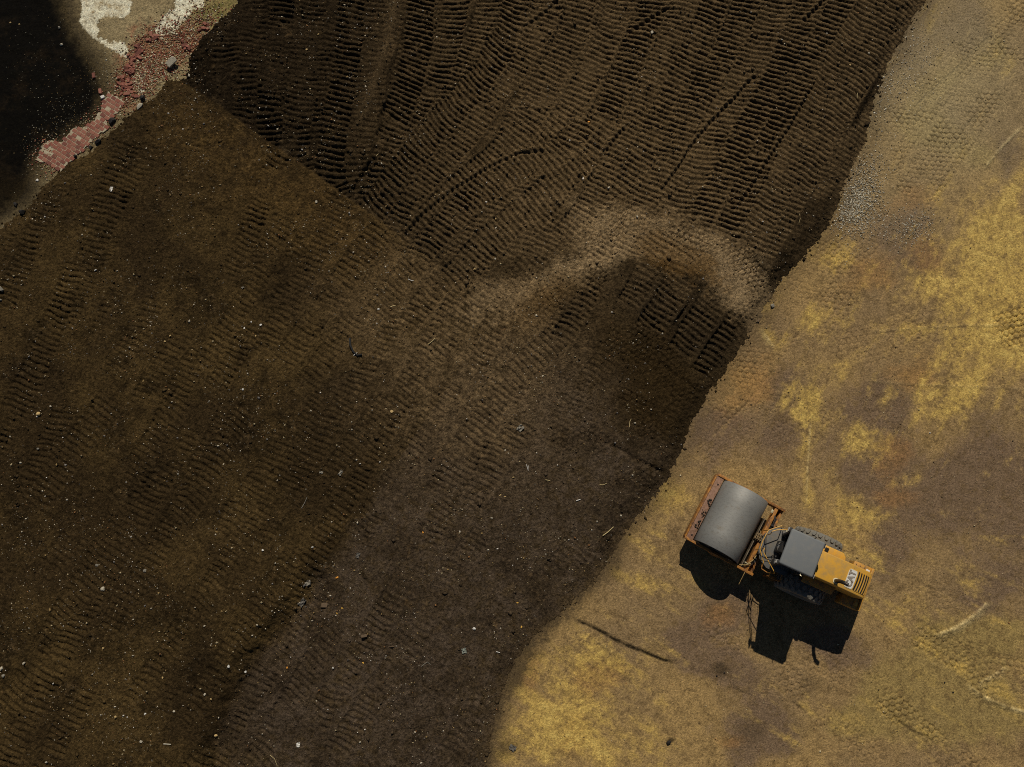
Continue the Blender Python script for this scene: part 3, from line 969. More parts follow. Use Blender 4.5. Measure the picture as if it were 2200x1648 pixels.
def drum_mat():
    m, nt, N, L, b = new_mat('rolled_steel')
    tc = N.new('ShaderNodeTexCoord')
    mp = N.new('ShaderNodeMapping')
    mp.inputs['Scale'].default_value = (26, 1.2, 26)       # streaks along the axle ... fine rings from rolling
    mp2 = N.new('ShaderNodeMapping')
    mp2.inputs['Scale'].default_value = (9, 30, 9)
    n1 = N.new('ShaderNodeTexNoise')
    n1.inputs['Scale'].default_value = 1.0
    n1.inputs['Detail'].default_value = 5
    n2 = N.new('ShaderNodeTexNoise')
    n2.inputs['Scale'].default_value = 1.0
    n2.inputs['Detail'].default_value = 5
    n3 = N.new('ShaderNodeTexNoise')
    n3.inputs['Scale'].default_value = 55.0
    n3.inputs['Detail'].default_value = 3
    L.new(tc.outputs['Object'], mp.inputs['Vector'])
    L.new(tc.outputs['Object'], mp2.inputs['Vector'])
    L.new(mp.outputs[0], n1.inputs['Vector'])
    L.new(mp2.outputs[0], n2.inputs['Vector'])
    L.new(tc.outputs['Object'], n3.inputs['Vector'])
    a = N.new('ShaderNodeMath')
    a.operation = 'ADD'
    L.new(n2.outputs['Fac'], a.inputs[0])
    L.new(n3.outputs['Fac'], a.inputs[1])
    r = N.new('ShaderNodeValToRGB')
    r.color_ramp.elements[0].position = 0.72
    r.color_ramp.elements[0].color = (0.175, 0.168, 0.148, 1)
    r.color_ramp.elements[1].position = 1.3 / 1.3
    r.color_ramp.elements[1].color = (0.245, 0.235, 0.205, 1)
    L.new(a.outputs[0], r.inputs[0])
    n4 = N.new('ShaderNodeTexNoise')
    n4.inputs['Scale'].default_value = 4.5
    n4.inputs['Detail'].default_value = 7
    n4.inputs['Roughness'].default_value = 0.72
    L.new(tc.outputs['Object'], n4.inputs['Vector'])
    m4 = N.new('ShaderNodeMapRange')
    m4.inputs[1].default_value, m4.inputs[2].default_value = 0.55, 0.72
    m4.inputs[4].default_value = 0.6
    L.new(n4.outputs['Fac'], m4.inputs[0])
    x4 = N.new('ShaderNodeMix')
    x4.data_type = 'RGBA'
    x4.inputs[7].default_value = (0.17, 0.13, 0.08, 1)
    L.new(m4.outputs[0], x4.inputs[0])
    L.new(r.outputs[0], x4.inputs[6])
    L.new(x4.outputs[2], b.inputs['Base Color'])
    b.inputs['Metallic'].default_value = 0.3
    b.inputs['Roughness'].default_value = 0.62
    bp = N.new('ShaderNodeBump')
    bp.inputs['Strength'].default_value = 0.12
    bp.inputs['Distance'].default_value = 0.01
    L.new(n3.outputs['Fac'], bp.inputs['Height'])
    L.new(bp.outputs['Normal'], b.inputs['Normal'])
    return m


M_DRUM = drum_mat()
M_DRUM_END = surf('dusty_drum_end', (0.10, 0.085, 0.06), (0.05, 0.042, 0.03), rough=0.85, scale=6)

roller = bpy.data.objects.new('road_roller', None)
link(roller)
roller.location = (6.930, 0.635, 0.0)
roller.rotation_euler = (0, 0, math.radians(155.7))
tag(roller, 'yellow single drum road roller with grey roof standing on the sandy yard', 'road roller')
FR = math.radians(150.6 - 155.7)      # the drum frame is steered a little to one side
RD = 0.767

# front frame -----------------------------------------------------
mb = MB()
hw = 1.067
mb.lathe_y([(-hw + .03, 0.60), (-hw + .03, RD - .03), (-hw, RD - 0.03), (-hw, RD - .012), (-hw + .012, RD), (-hw * .5, RD), (0, RD), (hw * .5, RD), (hw - .012, RD), (hw, RD - .012), (hw, RD - .03), (hw - .03, RD - .03), (hw - .03, 0.60)], (0, 0, RD), 96)
drum = mb.build('drum', M_DRUM, roller, smooth=True, rz=FR, angle=50)
for s in (-1, 1):
    mb = MB()
    mb.lathe_y([(s * (hw - .09), 0.0), (s * (hw - .09), 0.62), (s * (hw - .035), 0.62)], (0, 0, RD), 48)
    mb.lathe_y([(s * (hw - .09), 0.22), (s * (hw - .02), 0.20), (s * (hw - .02), 0.0)], (0, 0, RD), 24)
    mb.build('end_plate', M_DRUM_END, drum, smooth=True, rz=FR, angle=40)
for s in (-1, 1):
    mb = MB()
    y0, y1 = sorted((s * 1.105, s * 1.15))
    mb.extr([(1.06, 0.52), (1.06, 0.80), (0.75, 0.86), (-1.32, 0.88), (-1.32, 0.50)], y0, y1)
    y0, y1 = sorted((s * 1.095, s * 1.175))
    mb.box(-1.33, 1.07, y0, y1, 0.882, 0.905)
    sp = mb.build('side_frame', M_RUST, roller, bevel=0.006, rz=FR)
    mb = MB()
    mb.lathe_y([(s * 1.152, 0.0), (s * 1.152, 0.20), (s * 1.19, 0.17), (s * 1.19, 0.0)], (0, 0, RD), 24)
    for k in range(6):
        a = k * math.pi / 3
        mb.lathe_y([(s * 1.19, 0.0), (s * 1.19, 0.022), (s * 1.205, 0.018), (s * 1.205, 0.0)], (0.12 * math.cos(a), 0, RD + 0.12 * math.sin(a)), 6)
    mb.build('axle_hub', M_RUST, sp, smooth=True, rz=FR)
mb = MB()
mb.box(0.80, 1.055, -1.10, 1.10, 0.60, 0.872)
beam = mb.build('front_beam', M_RUSTTOP, roller, bevel=0.012, rz=FR)
mb = MB()
mb.box(1.035, 1.085, -1.103, 1.103, 0.55, 0.90)
mb.build('beam_lip', M_RUST, beam, bevel=0.008, rz=FR)
for y_ in (-0.86, -0.2, 0.95):
    mb = MB()
    mb.lathe_y([(0, 0), (0.0, 0.025), (0.03, 0.022), (0.03, 0)], (0.9, y_, 0.885), 8)
    mb.build('bolt', M_DARK, beam, rz=FR)
# lumps of dried mud lying on the beam
rr = random.Random(5)
mb = MB()
for k in range(34):
    yy = rr.choice([rr.gauss(-0.02, 0.10), rr.gauss(0.22, 0.06), rr.gauss(0.55, 0.07), rr.gauss(-0.22, 0.06)])
    xx = 0.83 + abs(rr.gauss(0, 0.055))
    r_ = rr.uniform(0.012, 0.038)
    mb.add([(xx + r_ * dx, yy + r_ * dy * rr.uniform(.7, 1.4), 0.888 + r_ * dz) for dx, dy, dz in ((1, 0, 0), (-1, 0, 0), (0, 1, 0), (0, -1, 0), (.2, .1, 1), (0, 0, -1))],
           [(0, 2, 4), (2, 1, 4), (1, 3, 4), (3, 0, 4), (2, 0, 5), (1, 2, 5), (3, 1, 5), (0, 3, 5)])
tag(mb.build('mud_clumps', surf('dried_mud', (0.045, 0.033, 0.018), (0.02, 0.015, 0.01), rough=0.95, scale=30), beam, rz=FR), kind='stuff')
mb = MB()
mb.box(-1.13, -1.02, -1.10, 1.10, 0.62, 0.875)
rb = mb.build('rear_beam', M_RUST, roller, bevel=0.01, rz=FR)
mb = MB()
mb.box(-1.31, -1.24, -1.10, 1.10, 0.52, 0.80)
mb.box(-1.245, -1.125, -1.10, -0.62, 0.52, 0.56)
mb.box(-1.245, -1.125, 0.72, 1.10, 0.62, 0.66)
mb.build('rear_channel', M_RUST, roller, bevel=0.006, rz=FR)
mb = MB()
mb.box(-0.90, -0.875, -0.62, 1.06, 0.50, 0.86)
mb.build('scraper_blade', surf('bare_steel', (0.25, 0.2, 0.13), (0.12, 0.08, 0.05), rough=0.5, metal=0.4, scale=8), roller, rz=FR)
# hoses, clamps and the valve block along the rear beam
for k, (off, zz) in enumerate([(-1.165, .86), (-1.20, .84), (-1.225, .80)]):
    mb = MB()
    pts = [(off + 0.015 * math.sin(k + t * 2.1), -0.95 + t * 0.19, zz + 0.03 * math.sin(t * 1.3 + k)) for t in range(11)]
    pts[0] = (-1.02, -0.98, .80)
    pts[-1] = (-0.98 - k * 0.06, 0.98, .86)
    mb.tube(pts, 0.017, 6)
    mb.build('hose', M_HOSE, roller, smooth=True, rz=FR)
mb = MB()
mb.tube([(-0.93, 0.98, .92), (-1.02, 0.90, .96), (-1.12, 0.72, .93), (-1.15, 0.55, .9)], 0.014, 6)
mb.tube([(-0.80, 1.06, .93), (-0.95, 1.0, .98), (-1.1, 0.86, .95)], 0.012, 6)
mb.build('hose', surf('yellowed_hose', (0.36, 0.25, 0.09), rough=0.6), roller, smooth=True, rz=FR)
MB().box(-1.0, -0.93, -0.97, -0.86, .93, .965).build('hose_fitting', M_BRASS, roller, bevel=0.008, rz=FR)
MB().box(-1.01, -0.9, 0.90, 0.93, .95, .985).build('hose_fitting', M_BRASS, roller, bevel=0.008, rz=FR)
for yy in (-0.55, -0.3, 0.35, 0.62):
    mb = MB()
    mb.box(-1.24, -1.13, yy, yy + 0.04, .80, .90)
    mb.build('hose_clamp', M_DARK, roller, rz=FR)
mb = MB()
for i in range(4):
    for j in range(3):
        mb.lathe_y([(0, 0), (0, .03), (.05, .03), (.05, 0)], (-0.86 - i * 0.065, -0.09 + j * 0.065, 0.93 + 0.02 * ((i + j) % 2)), 8)
mb.box(-1.12, -0.84, -0.12, 0.12, 0.84, 0.92)
mb.build('valve_block', surf('grimy_brass', (0.30, 0.20, 0.09), (0.06, 0.045, 0.03), rough=0.5, metal=0.3, scale=20), roller, rz=FR)

# rear frame ------------------------------------------------------
YC = 0.235
mb = MB()
mb.box(-1.62, -1.16, YC - 0.20, YC + 0.06, 0.58, 0.86)
mb.box(-1.50, -1.30, YC - 0.26, YC + 0.10, 0.50, 0.60)
mb.build('hitch', M_RUST, roller, bevel=0.015)
mb = MB()
mb.box(-4.36, -1.60, YC - 0.36, YC + 0.36, 0.55, 1.02)
mb.build('chassis', M_DARK, roller, bevel=0.02)
# operator deck
mb = MB()
mb.prism([(-2.36, -0.42), (-1.45, -0.45), (-1.15, -0.27), (-1.02, -0.02), (-1.02, 0.48), (-1.16, 0.73), (-1.45, 0.90), (-2.36, 0.88)], 1.10, 1.15)
deck = mb.build('deck', M_GREY, roller, bevel=0.008)
mb = MB()
mb.box(-2.30, -1.62, -0.20, 0.66, 1.155, 1.35)
mb.build('floor_mat', M_BLACK, deck)
mb = MB()
mb.extr([(-1.46, 1.155), (-1.46, 1.55), (-1.56, 1.78), (-1.76, 1.70), (-1.70, 1.155)], -0.02, 0.34)
cons = mb.build('console', M_DARK, roller, bevel=0.03, segs=3)
mb = MB()
mb.tube([(-1.60, 0.0, 1.45), (-1.50, 0.06, 1.50), (-1.47, 0.16, 1.5), (-1.5, 0.27, 1.5), (-1.6, 0.32, 1.45)], 0.06, 10)
mb.build('console_hood', M_GREY, cons, smooth=True)
mb = MB()
cen = Vector((-1.73, 0.16, 1.84))
ring = []
for k in range(25):
    a = 2 * math.pi * k / 24
    ring.append(cen + Vector((0.20 * math.cos(a) * 0.94, 0.20 * math.sin(a), -0.20 * math.cos(a) * 0.34)))
mb.tube(ring, 0.018, 8)
mb.tube([cen + Vector((.18, 0, -.06)), cen, cen + Vector((-.18, 0, .06))], 0.014, 6)
mb.tube([cen, cen + Vector((0.06, 0, -0.2))], 0.03, 8)
mb.build('steering_wheel', M_BLACK, roller, smooth=True)
mb = MB()
mb.box(-2.22, -1.92, 0.0, 0.48, 1.35, 1.62)
mb.box(-2.28, -2.18, 0.0, 0.48, 1.62, 2.15)
mb.build('seat', M_DARK, roller, bevel=0.05, segs=3)
rr = random.Random(9)
for k in range(7):
    mb = MB()
    x0, y0 = -1.45 - rr.random() * 0.12, -0.35 + k * 0.17
    mb.tube([(x0, y0, 1.15), (x0 + 0.03, y0 + rr.uniform(-.04, .04), 1.34), (x0 - 0.02, y0 + rr.uniform(-.05, .05), 1.5)], 0.012, 6)
    mb.lathe_y([(-.025, 0), (-.025, .02), (0, .028), (.025, .02), (.025, 0)], (x0 - 0.02, y0, 1.52), 8)
    mb.build('lever', M_DARK if k % 3 else M_BRASS, roller, smooth=True)
# handrails
RAILS = [[(-1.44, -0.50, 1.18), (-1.30, -0.44, 1.60), (-0.97, -0.14, 1.62), (-0.93, 0.24, 1.62), (-0.94, 0.50, 1.62), (-1.20, 0.84, 1.60), (-1.28, 0.86, 1.18)],
         [(-1.52, -0.42, 2.02), (-1.10, -0.20, 2.02), (-0.99, -0.11, 2.0), (-1.05, -0.05, 1.70), (-1.08, -0.03, 1.15)],
         [(-1.06, 0.41, 1.15), (-1.05, 0.42, 1.65), (-0.95, 0.56, 2.0), (-1.02, 0.63, 2.02), (-1.47, 0.99, 2.02), (-1.52, 1.02, 1.9), (-1.54, 1.02, 1.15)]]
for pts in RAILS:
    MB().tube(pts, 0.014, 8).build('handrail', M_PAINT, roller, smooth=True)
for (x_, y_) in ((-0.97, -0.14), (-0.94, 0.50)):
    MB().tube([(x_, y_, 1.15), (x_, y_, 1.62)], 0.016, 8).build('rail_post', M_PAINT, roller, smooth=True)
# canopy with its posts and dark side screens
mb = MB()
mb.box(-2.27, -1.23, -0.305, 0.795, 2.88, 3.0)
roof = mb.build('roof', M_ROOF, roller, bevel=0.058, segs=4)
mb = MB()
mb.box(-2.25, -1.25, -0.285, 0.775, 2.86, 2.90)
mb.build('roof_lining', M_DARK, roof)
for x_, y_ in ((-2.20, -0.23), (-2.20, 0.72)):
    MB().box(x_ - 0.04, x_ + 0.04, y_ - 0.04, y_ + 0.04, 1.15, 2.875).build('roof_post', M_DARK, roller, bevel=0.012)
for y_ in (-0.25, 0.74):
    MB().extr([(-1.60, 1.15), (-1.53, 1.15), (-1.27, 2.875), (-1.34, 2.875)], y_ - 0.035, y_ + 0.035).build('roof_post', M_DARK, roller, bevel=0.01)
for y_ in (-0.25, 0.74):
    mb = MB()
    mb.extr([(-2.155, 1.16), (-1.60, 1.16), (-1.34, 2.86), (-2.155, 2.86)], y_ - 0.012, y_ + 0.012)
    mb.build('side_window', M_GLASS, roller)
MB().box(-2.21, -2.19, -0.185, 0.675, 1.4, 2.86).build('rear_window', M_GLASS, roller)
for x_, y_ in ((-1.24, -0.26), (-1.24, 0.75), (-2.28, -0.22), (-2.28, 0.72)):
    mb = MB()
    mb.box(x_ - 0.05, x_ + 0.05, y_ - 0.07, y_ + 0.07, 2.74, 2.87)
    wl = mb.build('work_light', M_DARK, roller, bevel=0.012)
    s = 1 if x_ > -2 else -1
    MB().box(x_ + s * 0.051, x_ + s * 0.058, y_ - 0.055, y_ + 0.055, 2.755, 2.855).build('lens', M_LAMP, wl)
MB().tube([(-1.95, -0.31, 2.98), (-1.95, -0.335, 3.02), (-1.90, -0.335, 3.03)], 0.014, 6).build('roof_bracket', M_DARK, roller, smooth=True)
MB().tube([(-1.92, 0.77, 2.9), (-1.92, 0.86, 2.94), (-1.96, 0.87, 2.96)], 0.012, 6).build('roof_bracket', M_BRASS, roller, smooth=True)
# long mirror stays from the deck corner up to the roof (their thin shadow lies beside the cab)
MB().tube([(-1.05, 0.60, 1.15), (-1.10, 0.74, 2.1), (-1.20, 0.80, 2.86)], 0.012, 6).build('mirror_stay', M_DARK, roller, smooth=True)
MB().tube([(-1.20, 0.76, 1.15), (-1.19, 0.80, 2.1), (-1.22, 0.81, 2.86)], 0.012, 6).build('mirror_stay', M_DARK, roller, smooth=True)
mb = MB()
mb.box(-1.14, -1.11, 0.70, 0.86, 2.62, 2.86)
mir = mb.build('mirror', M_DARK, roller, bevel=0.01)
MB().box(-1.146, -1.141, 0.715, 0.845, 2.635, 2.845).build('mirror_glass', M_LAMP, mir)
# engine hood
mb = MB()
mb.extr([(-2.32, 1.0), (-2.32, 2.11), (-2.9, 2.13), (-3.5, 2.11), (-4.05, 2.02), (-4.20, 1.94), (-4.27, 1.70), (-4.28, 1.0)], YC - 0.42, YC + 0.395)
hood = mb.build('engine_hood', M_PAINT, roller, bevel=0.035, segs=4, angle=50)


def hood_z(x):
    ks = [(-4.20, 1.94), (-4.05, 2.02), (-3.5, 2.11), (-2.9, 2.13), (-2.32, 2.11)]
    for (a, za), (b_, zb) in zip(ks[:-1], ks[1:]):
        if a <= x <= b_:
            return za + (zb - za) * (x - a) / (b_ - a)
    return 2.11 if x > -2.4 else 1.94


def on_hood(x0, x1, y0, y1, lift, h, name, mat, parent, bow=0.0, r=0.0, bevel=0.0):
    """a thin piece that follows the slope of the hood; bow makes it curve rearwards at the middle"""
    mb = MB()
    n = 8
    vs = []
    for j in range(n + 1):
        y = y0 + (y1 - y0) * j / n
        t = 2 * j / n - 1
        d = -bow * (1 - t * t)
        e = 0
        if r and (j == 0 or j == n):
            e = r
        a, b_ = x0 + d + e, x1 + d - e
        vs += [(a, y, hood_z(a) + lift), (b_, y, hood_z(b_) + lift), (a, y, hood_z(a) + lift + h), (b_, y, hood_z(b_) + lift + h)]
    fs = []
    for j in range(n):
        a = j * 4
        fs += [(a + 2, a + 3, a + 7, a + 6), (a, a + 4, a + 5, a + 1), (a, a + 2, a + 6, a + 4), (a + 1, a + 5, a + 7, a + 3)]
    fs += [(0, 1, 3, 2), (n * 4, n * 4 + 2, n * 4 + 3, n * 4 + 1)]
    mb.add(vs, fs)
    return mb.build(name, mat, parent, bevel=bevel)


for k in range(5):
    x1 = -3.765 - k * 0.080
    on_hood(x1 - 0.044, x1, -0.045, 0.525, 0.006, 0.004, 'grille_slot', M_BLACK, hood, bow=0.022)
    on_hood(x1 - 0.082, x1 - 0.045, -0.05, 0.53, 0.006, 0.014, 'slat', M_PAINT, hood, bow=0.022)
plate = on_hood(-3.745, -3.465, -0.035, 0.535, 0.003, 0.010, 'logo_plate', M_CREAM, hood, r=0.03)
on_hood(-3.732, -3.478, -0.022, 0.522, 0.013, 0.003, 'plate_face', M_WHITE, plate, r=0.03)


def lettering(txt, size, off, z, mat, name, parent):
    cu = bpy.data.curves.new(name, 'FONT')
    cu.body = txt
    cu.size = size
    cu.extrude = 0.002
    cu.offset = off
    cu.align_x = 'CENTER'
    cu.align_y = 'CENTER'
    cu.resolution_u = 4
    tmp = bpy.data.objects.new('tmp', cu)
    COL.objects.link(tmp)
    bpy.context.view_layer.update()
    me = bpy.data.meshes.new_from_object(tmp.evaluated_get(bpy.context.evaluated_depsgraph_get()))
    bpy.data.objects.remove(tmp)
    me.name = name
    me.materials.clear()
    me.materials.append(mat)
    o = link(bpy.data.objects.new(name, me), parent)
    o.location = (-3.607, 0.25, hood_z(-3.607) + z)
    # reads from behind the machine: letters climb towards the cab
    sl_ = math.atan2(hood_z(-3.5) - hood_z(-3.7), 0.2)
    o.rotation_euler = (Matrix.Rotation(-sl_, 3, 'Y') @ Matrix.Rotation(-math.pi / 2, 3, 'Z')).to_euler()
    o.scale = (0.92, 1.0, 1.0)
    return o


lettering('CAT', 0.275, 0.012, 0.0175, M_BROWN, 'lettering', plate)
lettering('CAT', 0.275, -0.002, 0.0205, M_LGREY, 'lettering_fill', plate)
for y_ in (YC - 0.33, YC + 0.315):
    on_hood(-3.6, -2.5, y_, y_ + 0.012, 0.001, 0.002, 'panel_seam', M_DARK, hood)
MB().box(-2.46, -2.33, YC - 0.30, YC + 0.34, 2.125, 2.145).build('hood_seal', M_DARK, hood)
mb = MB()
mb.prism([(-2.36, 0.50), (-2.36, 0.66), (-2.50, 0.66), (-2.52, 0.56), (-2.44, 0.50)], 2.11, 2.18)
mb.build('hood_bracket', M_DARK, hood, bevel=0.01)
# exhaust
mb = MB()
mb.lathe_y([(0, 0), (0, 0.085), (0.02, 0.085), (0.02, 0)], (0, 0, 0), 20)
vs = [Vector((-3.20 + v.x, 0.49 + v.z, 2.13 + v.y)) for v in mb.v]
mb.v = vs
mb.build('exhaust_collar', M_CREAM, hood)
mb = MB()
mb.tube([(-3.20, 0.49, 2.11), (-3.20, 0.49, 2.2), (-3.20, 0.49, 2.46), (-3.215, 0.495, 2.56), (-3.25, 0.50, 2.64), (-3.31, 0.51, 2.69), (-3.37, 0.52, 2.70)], 0.06, 14, radii=[.058, .058, .060, .058, .058, .056, .056])
ex = mb.build('exhaust_pipe', M_PIPE, roller, smooth=True)
mb = MB()
mb.tube([(-3.371, 0.52, 2.70), (-3.376, 0.5205, 2.70)], 0.045, 14)
mb.build('pipe_mouth', M_BLACK, ex)
# side tank, left cover plate, rear counterweight
mb = MB()
mb.prism([(-2.46, YC - 0.42), (-3.44, YC - 0.42), (-3.40, YC - 0.58), (-3.30, YC - 0.675), (-2.46, YC - 0.675)], 1.02, 1.70)
tank = mb.build('side_tank', M_PAINT, roller, bevel=0.035, segs=3)
MB().box(-2.84, -2.72, YC - 0.61, YC - 0.48, 1.70, 1.725).build('filler_cap', M_BLACK, tank, bevel=0.01)
mb = MB()
mb.prism([(-2.44, YC + 0.38), (-3.48, YC + 0.38), (-3.40, YC + 0.64), (-2.44, YC + 0.64)], 1.57, 1.61)
mb.build('left_cover', M_PAINT2, roller, bevel=0.012)
for s, nm in ((-1, 'a'), (1, 'b')):
    mb = MB()
    y0, y1 = sorted((YC + s * 0.37, YC + s * 0.70))
    mb.box(-4.50, -3.93, y0, y1, 0.55, 1.0)
    cw = mb.build('counterweight', M_PAINT2, roller, bevel=0.02)
    y0, y1 = sorted((YC + s * 0.46, YC + s * 0.60))
    if s < 0:
        MB().box(-4.46, -4.34, y0, y1, 1.0, 1.03).build('rear_lamp', M_WHITE, cw, bevel=0.01)
    else:
        mb = MB()
        mb.box(-4.46, -4.33, y0, y1, 1.0, 1.02)
        mb.box(-4.44, -4.35, y0 + .02, y1 - .02, 1.02, 1.05)
        mb.build('rear_lamp', M_PAINT, cw, bevel=0.008)
    for k in range(3):
        MB().box(-4.30 + k * 0.14, -4.28 + k * 0.14, YC + s * 0.62, YC + s * 0.64 if s > 0 else YC + s * 0.60, 1.001, 1.012).build('bolt', M_DARK, cw)
mb = MB()
mb.box(-4.58, -4.50, YC - 0.70, YC + 0.70, 0.55, 1.05)
bmp = mb.build('rear_bumper', M_PAINT2, roller, bevel=0.015)
for y_ in (YC - 0.6, YC + 0.6):
    MB().box(-4.592, -4.58, y_ - 0.05, y_ + 0.05, 0.80, 0.95).build('tail_light', M_RED, bmp)
mb = MB()
mb.box(-4.40, -4.30, YC - 0.36, YC + 0.34, 0.98, 1.45)
mb.build('radiator_frame', M_PAINT2, roller, bevel=0.02)
# steps on the left flank
mb = MB()
mb.tube([(-1.62, 0.93, 1.14), (-1.62, 1.10, 1.14), (-1.64, 1.12, 1.14), (-1.95, 1.12, 1.14), (-1.98, 1.10, 1.14), (-1.98, 0.90, 1.14)], 0.016, 6)
mb.tube([(-1.62, 1.10, 1.14), (-1.62, 1.10, 0.5)], 0.016, 6)
mb.tube([(-1.95, 1.10, 1.14), (-1.95, 1.10, 0.5)], 0.016, 6)
for z_ in (0.5, 0.8):
    mb.box(-1.97, -1.60, 1.02, 1.15, z_, z_ + 0.025)
mb.build('step_ladder', M_RUST, roller)
MB().tube([(-1.30, 0.80, 1.1), (-1.34, 0.98, 1.08), (-1.56, 1.02, 1.1)], 0.018, 6).build('step_rail', M_RUST, roller, smooth=True)

# wheels
AX = -2.72
R_T = 0.77
for s in (-1, 1):
    wheel = bpy.data.objects.new('wheel', None)
    link(wheel, roller)
    wheel.location = (AX, YC + 0.02 + s * 0.755, R_T)
    mb = MB()
    mb.lathe_y([(-.17, .33), (-.23, .36), (-.265, .50), (-.262, .62), (-.235, .69), (-.19, .715), (-.10, .725), (0, .728), (.10, .725), (.19, .715), (.235, .69), (.262, .62), (.265, .50), (.23, .36), (.17, .33)], (0, 0, 0), 64)
    mb.build('tyre', M_RUBBER, wheel, smooth=True)
    mb = MB()
    nb = 24
    for row, (ya, yb) in enumerate([(-.262, -.095), (-.083, .083), (.095, .262)]):
        for k in range(nb):
            a0 = 2 * math.pi * (k + 0.5 * (row % 2)) / nb
            da = 2 * math.pi / nb * 0.38
            ym = (ya + yb) / 2
            # a six-sided block standing on the carcass
            outl = [(a0 - da, ym), (a0 - da * 0.55, ya), (a0 + da * 0.55, ya), (a0 + da, ym), (a0 + da * 0.55, yb), (a0 - da * 0.55, yb)]
            vs = []
            for rr_ in (0, 1):
                for (a, y) in outl:
                    fall = 0.55 * max(0, abs(y) - 0.10) ** 2 * 3.0
                    rad = (0.70 if rr_ == 0 else R_T - 0.001) - fall
                    sh = 1.0 if rr_ == 0 else 0.86
                    vs.append((rad * math.cos(a0 + (a - a0) * sh), ym + (y - ym) * sh, rad * math.sin(a0 + (a - a0) * sh)))
            mb.add(vs, [(6, 7, 8, 9, 10, 11)] + [(i, (i + 1) % 6, 6 + (i + 1) % 6, 6 + i) for i in range(6)])
    tag(mb.build('tread', M_RUBBER, wheel), kind='stuff')
    mb = MB()
    mb.lathe_y([(-.17, .335), (-.19, .36), (-.16, .33), (-.10, .30), (-.05 * s, .12), (-.05 * s, 0)], (0, 0, 0), 32)
    mb.lathe_y([(.17, .335), (.19, .36), (.16, .33), (.10, .30), (.06 * s, .12), (.06 * s, 0)], (0, 0, 0), 32)
    mb.build('rim', M_PAINT2, wheel, smooth=True)
MB().box(AX - 0.12, AX + 0.12, YC - 0.45, YC + 0.50, 0.68, 0.92).build('rear_axle', M_DARK, roller, bevel=0.03)

# ---------------------------------------------------------------- brick paving and rubble on the demolition side
def ground_pt(px, py, lift=0.0):
    p = P(px, py)
    z = ground_z(p.x, p.y)
    p = P(px, py, z)
    return Vector((p.x, p.y, z + lift))


M_BRICK = [surf('red_brick', (0.25, 0.078, 0.045), (0.185, 0.064, 0.04), rough=0.85, scale=9, bump=0.3, bscale=80),
           surf('dark_red_brick', (0.175, 0.053, 0.031), (0.13, 0.046, 0.028), rough=0.85, scale=9, bump=0.3, bscale=80),
           surf('pale_red_brick', (0.28, 0.105, 0.062), (0.22, 0.088, 0.054), rough=0.85, scale=9, bump=0.3, bscale=80)]
M_MORTAR = surf('mortar', (0.42, 0.36, 0.24), (0.30, 0.23, 0.14), rough=0.95, scale=10, bump=0.3, bscale=60)
PAVE = [(290, 700), (360, 545), (430, 515), (520, 540), (600, 430), (640, 405), (720, 400), (800, 360), (870, 250), (890, 180), (940, 75), (1060, 145), (1085, 175), (1020, 270), (930, 330), (930, 430), (850, 465), (780, 540),
        (660, 650), (560, 745), (510, 790), (400, 730)]
PAVE = [(10 + x * .2364, 180 + y * .2364) for x, y in PAVE]
pw = [P(x, y) for x, y in PAVE]
cx0 = sum(p.x for p in pw) / len(pw)
cy0 = sum(p.y for p in pw) / len(pw)
zpave = 0.035
mb = MB()
outl = []
for i in range(len(pw)):
    a_, b_ = pw[i], pw[(i + 1) % len(pw)]
    k_ = max(1, int((b_ - a_).length / 0.07))
    for t in range(k_):
        q = a_.lerp(b_, t / k_)
        outl.append((q.x - cx0 + random.gauss(0, .025), q.y - cy0 + random.gauss(0, .025)))
mb.prism(outl, -0.06, zpave - 0.008)
pave = mb.build('brick_paving', M_MORTAR)
pave.location = (cx0, cy0, 0)
pave['kind'] = 'structure'
BL, BW = 0.190, 0.145
bmesh_list = []
for k in range(6):
    mb = MB()
    j = lambda: random.uniform(-0.004, 0.004)
    mb.box(-BL / 2 + .007 + j(), BL / 2 - .007 + j(), -BW / 2 + .006 + j(), BW / 2 - .006 + j(), -0.05, 0.0)
    ob = mb.build('brick', M_BRICK[k % 3], None, bevel=0.006, segs=1)
    bmesh_list.append(ob.data)
    bpy.data.objects.remove(ob)
ang = math.atan2(-(P(10 + .2364 * 590, 180 + .2364 * 690) - P(10 + .2364 * 365, 180 + .2364 * 545)).y * -1, (P(10 + .2364 * 590, 180 + .2364 * 690) - P(10 + .2364 * 365, 180 + .2364 * 545)).x)
ca, sa = math.cos(ang), math.sin(ang)
pcx = np.array([p.x for p in pw])
polyw = [(p.x - cx0, p.y - cy0) for p in pw]
for r_ in range(-30, 31):
    for c_ in range(-26, 27):
        u = (c_ + 0.5 * (r_ % 2)) * BL
        v = r_ * BW
        x = u * ca - v * sa
        y = u * sa + v * ca
        if not poly_in(np.array([x]), np.array([y]), polyw)[0]:
            continue
        if random.random() < 0.045:
            continue
        o = bpy.data.objects.new('brick', random.choice(bmesh_list))
        link(o, pave)
        o.location = (x + random.uniform(-.004, .004), y + random.uniform(-.004, .004), zpave + random.uniform(-.006, .004))
        o.rotation_euler = (random.uniform(-.02, .02), random.uniform(-.02, .02), ang + random.uniform(-.025, .025))

# loose and broken bricks, each one a thing
whole = []
for k in range(7):
    mb = MB()
    L_ = random.choice([0.21, 0.21, 0.15, 0.11, 0.09])
    mb.prism([(-L_ / 2, -0.055), (L_ / 2 - random.uniform(0, .03), -0.055), (L_ / 2, random.uniform(-.02, .02)), (L_ / 2 - random.uniform(0, .03), 0.055), (-L_ / 2, 0.055)], -0.035, 0.035)
    ob = mb.build('loose_brick', M_BRICK[k % 3], None, bevel=0.007, segs=1)
    whole.append(ob.data)
    bpy.data.objects.remove(ob)


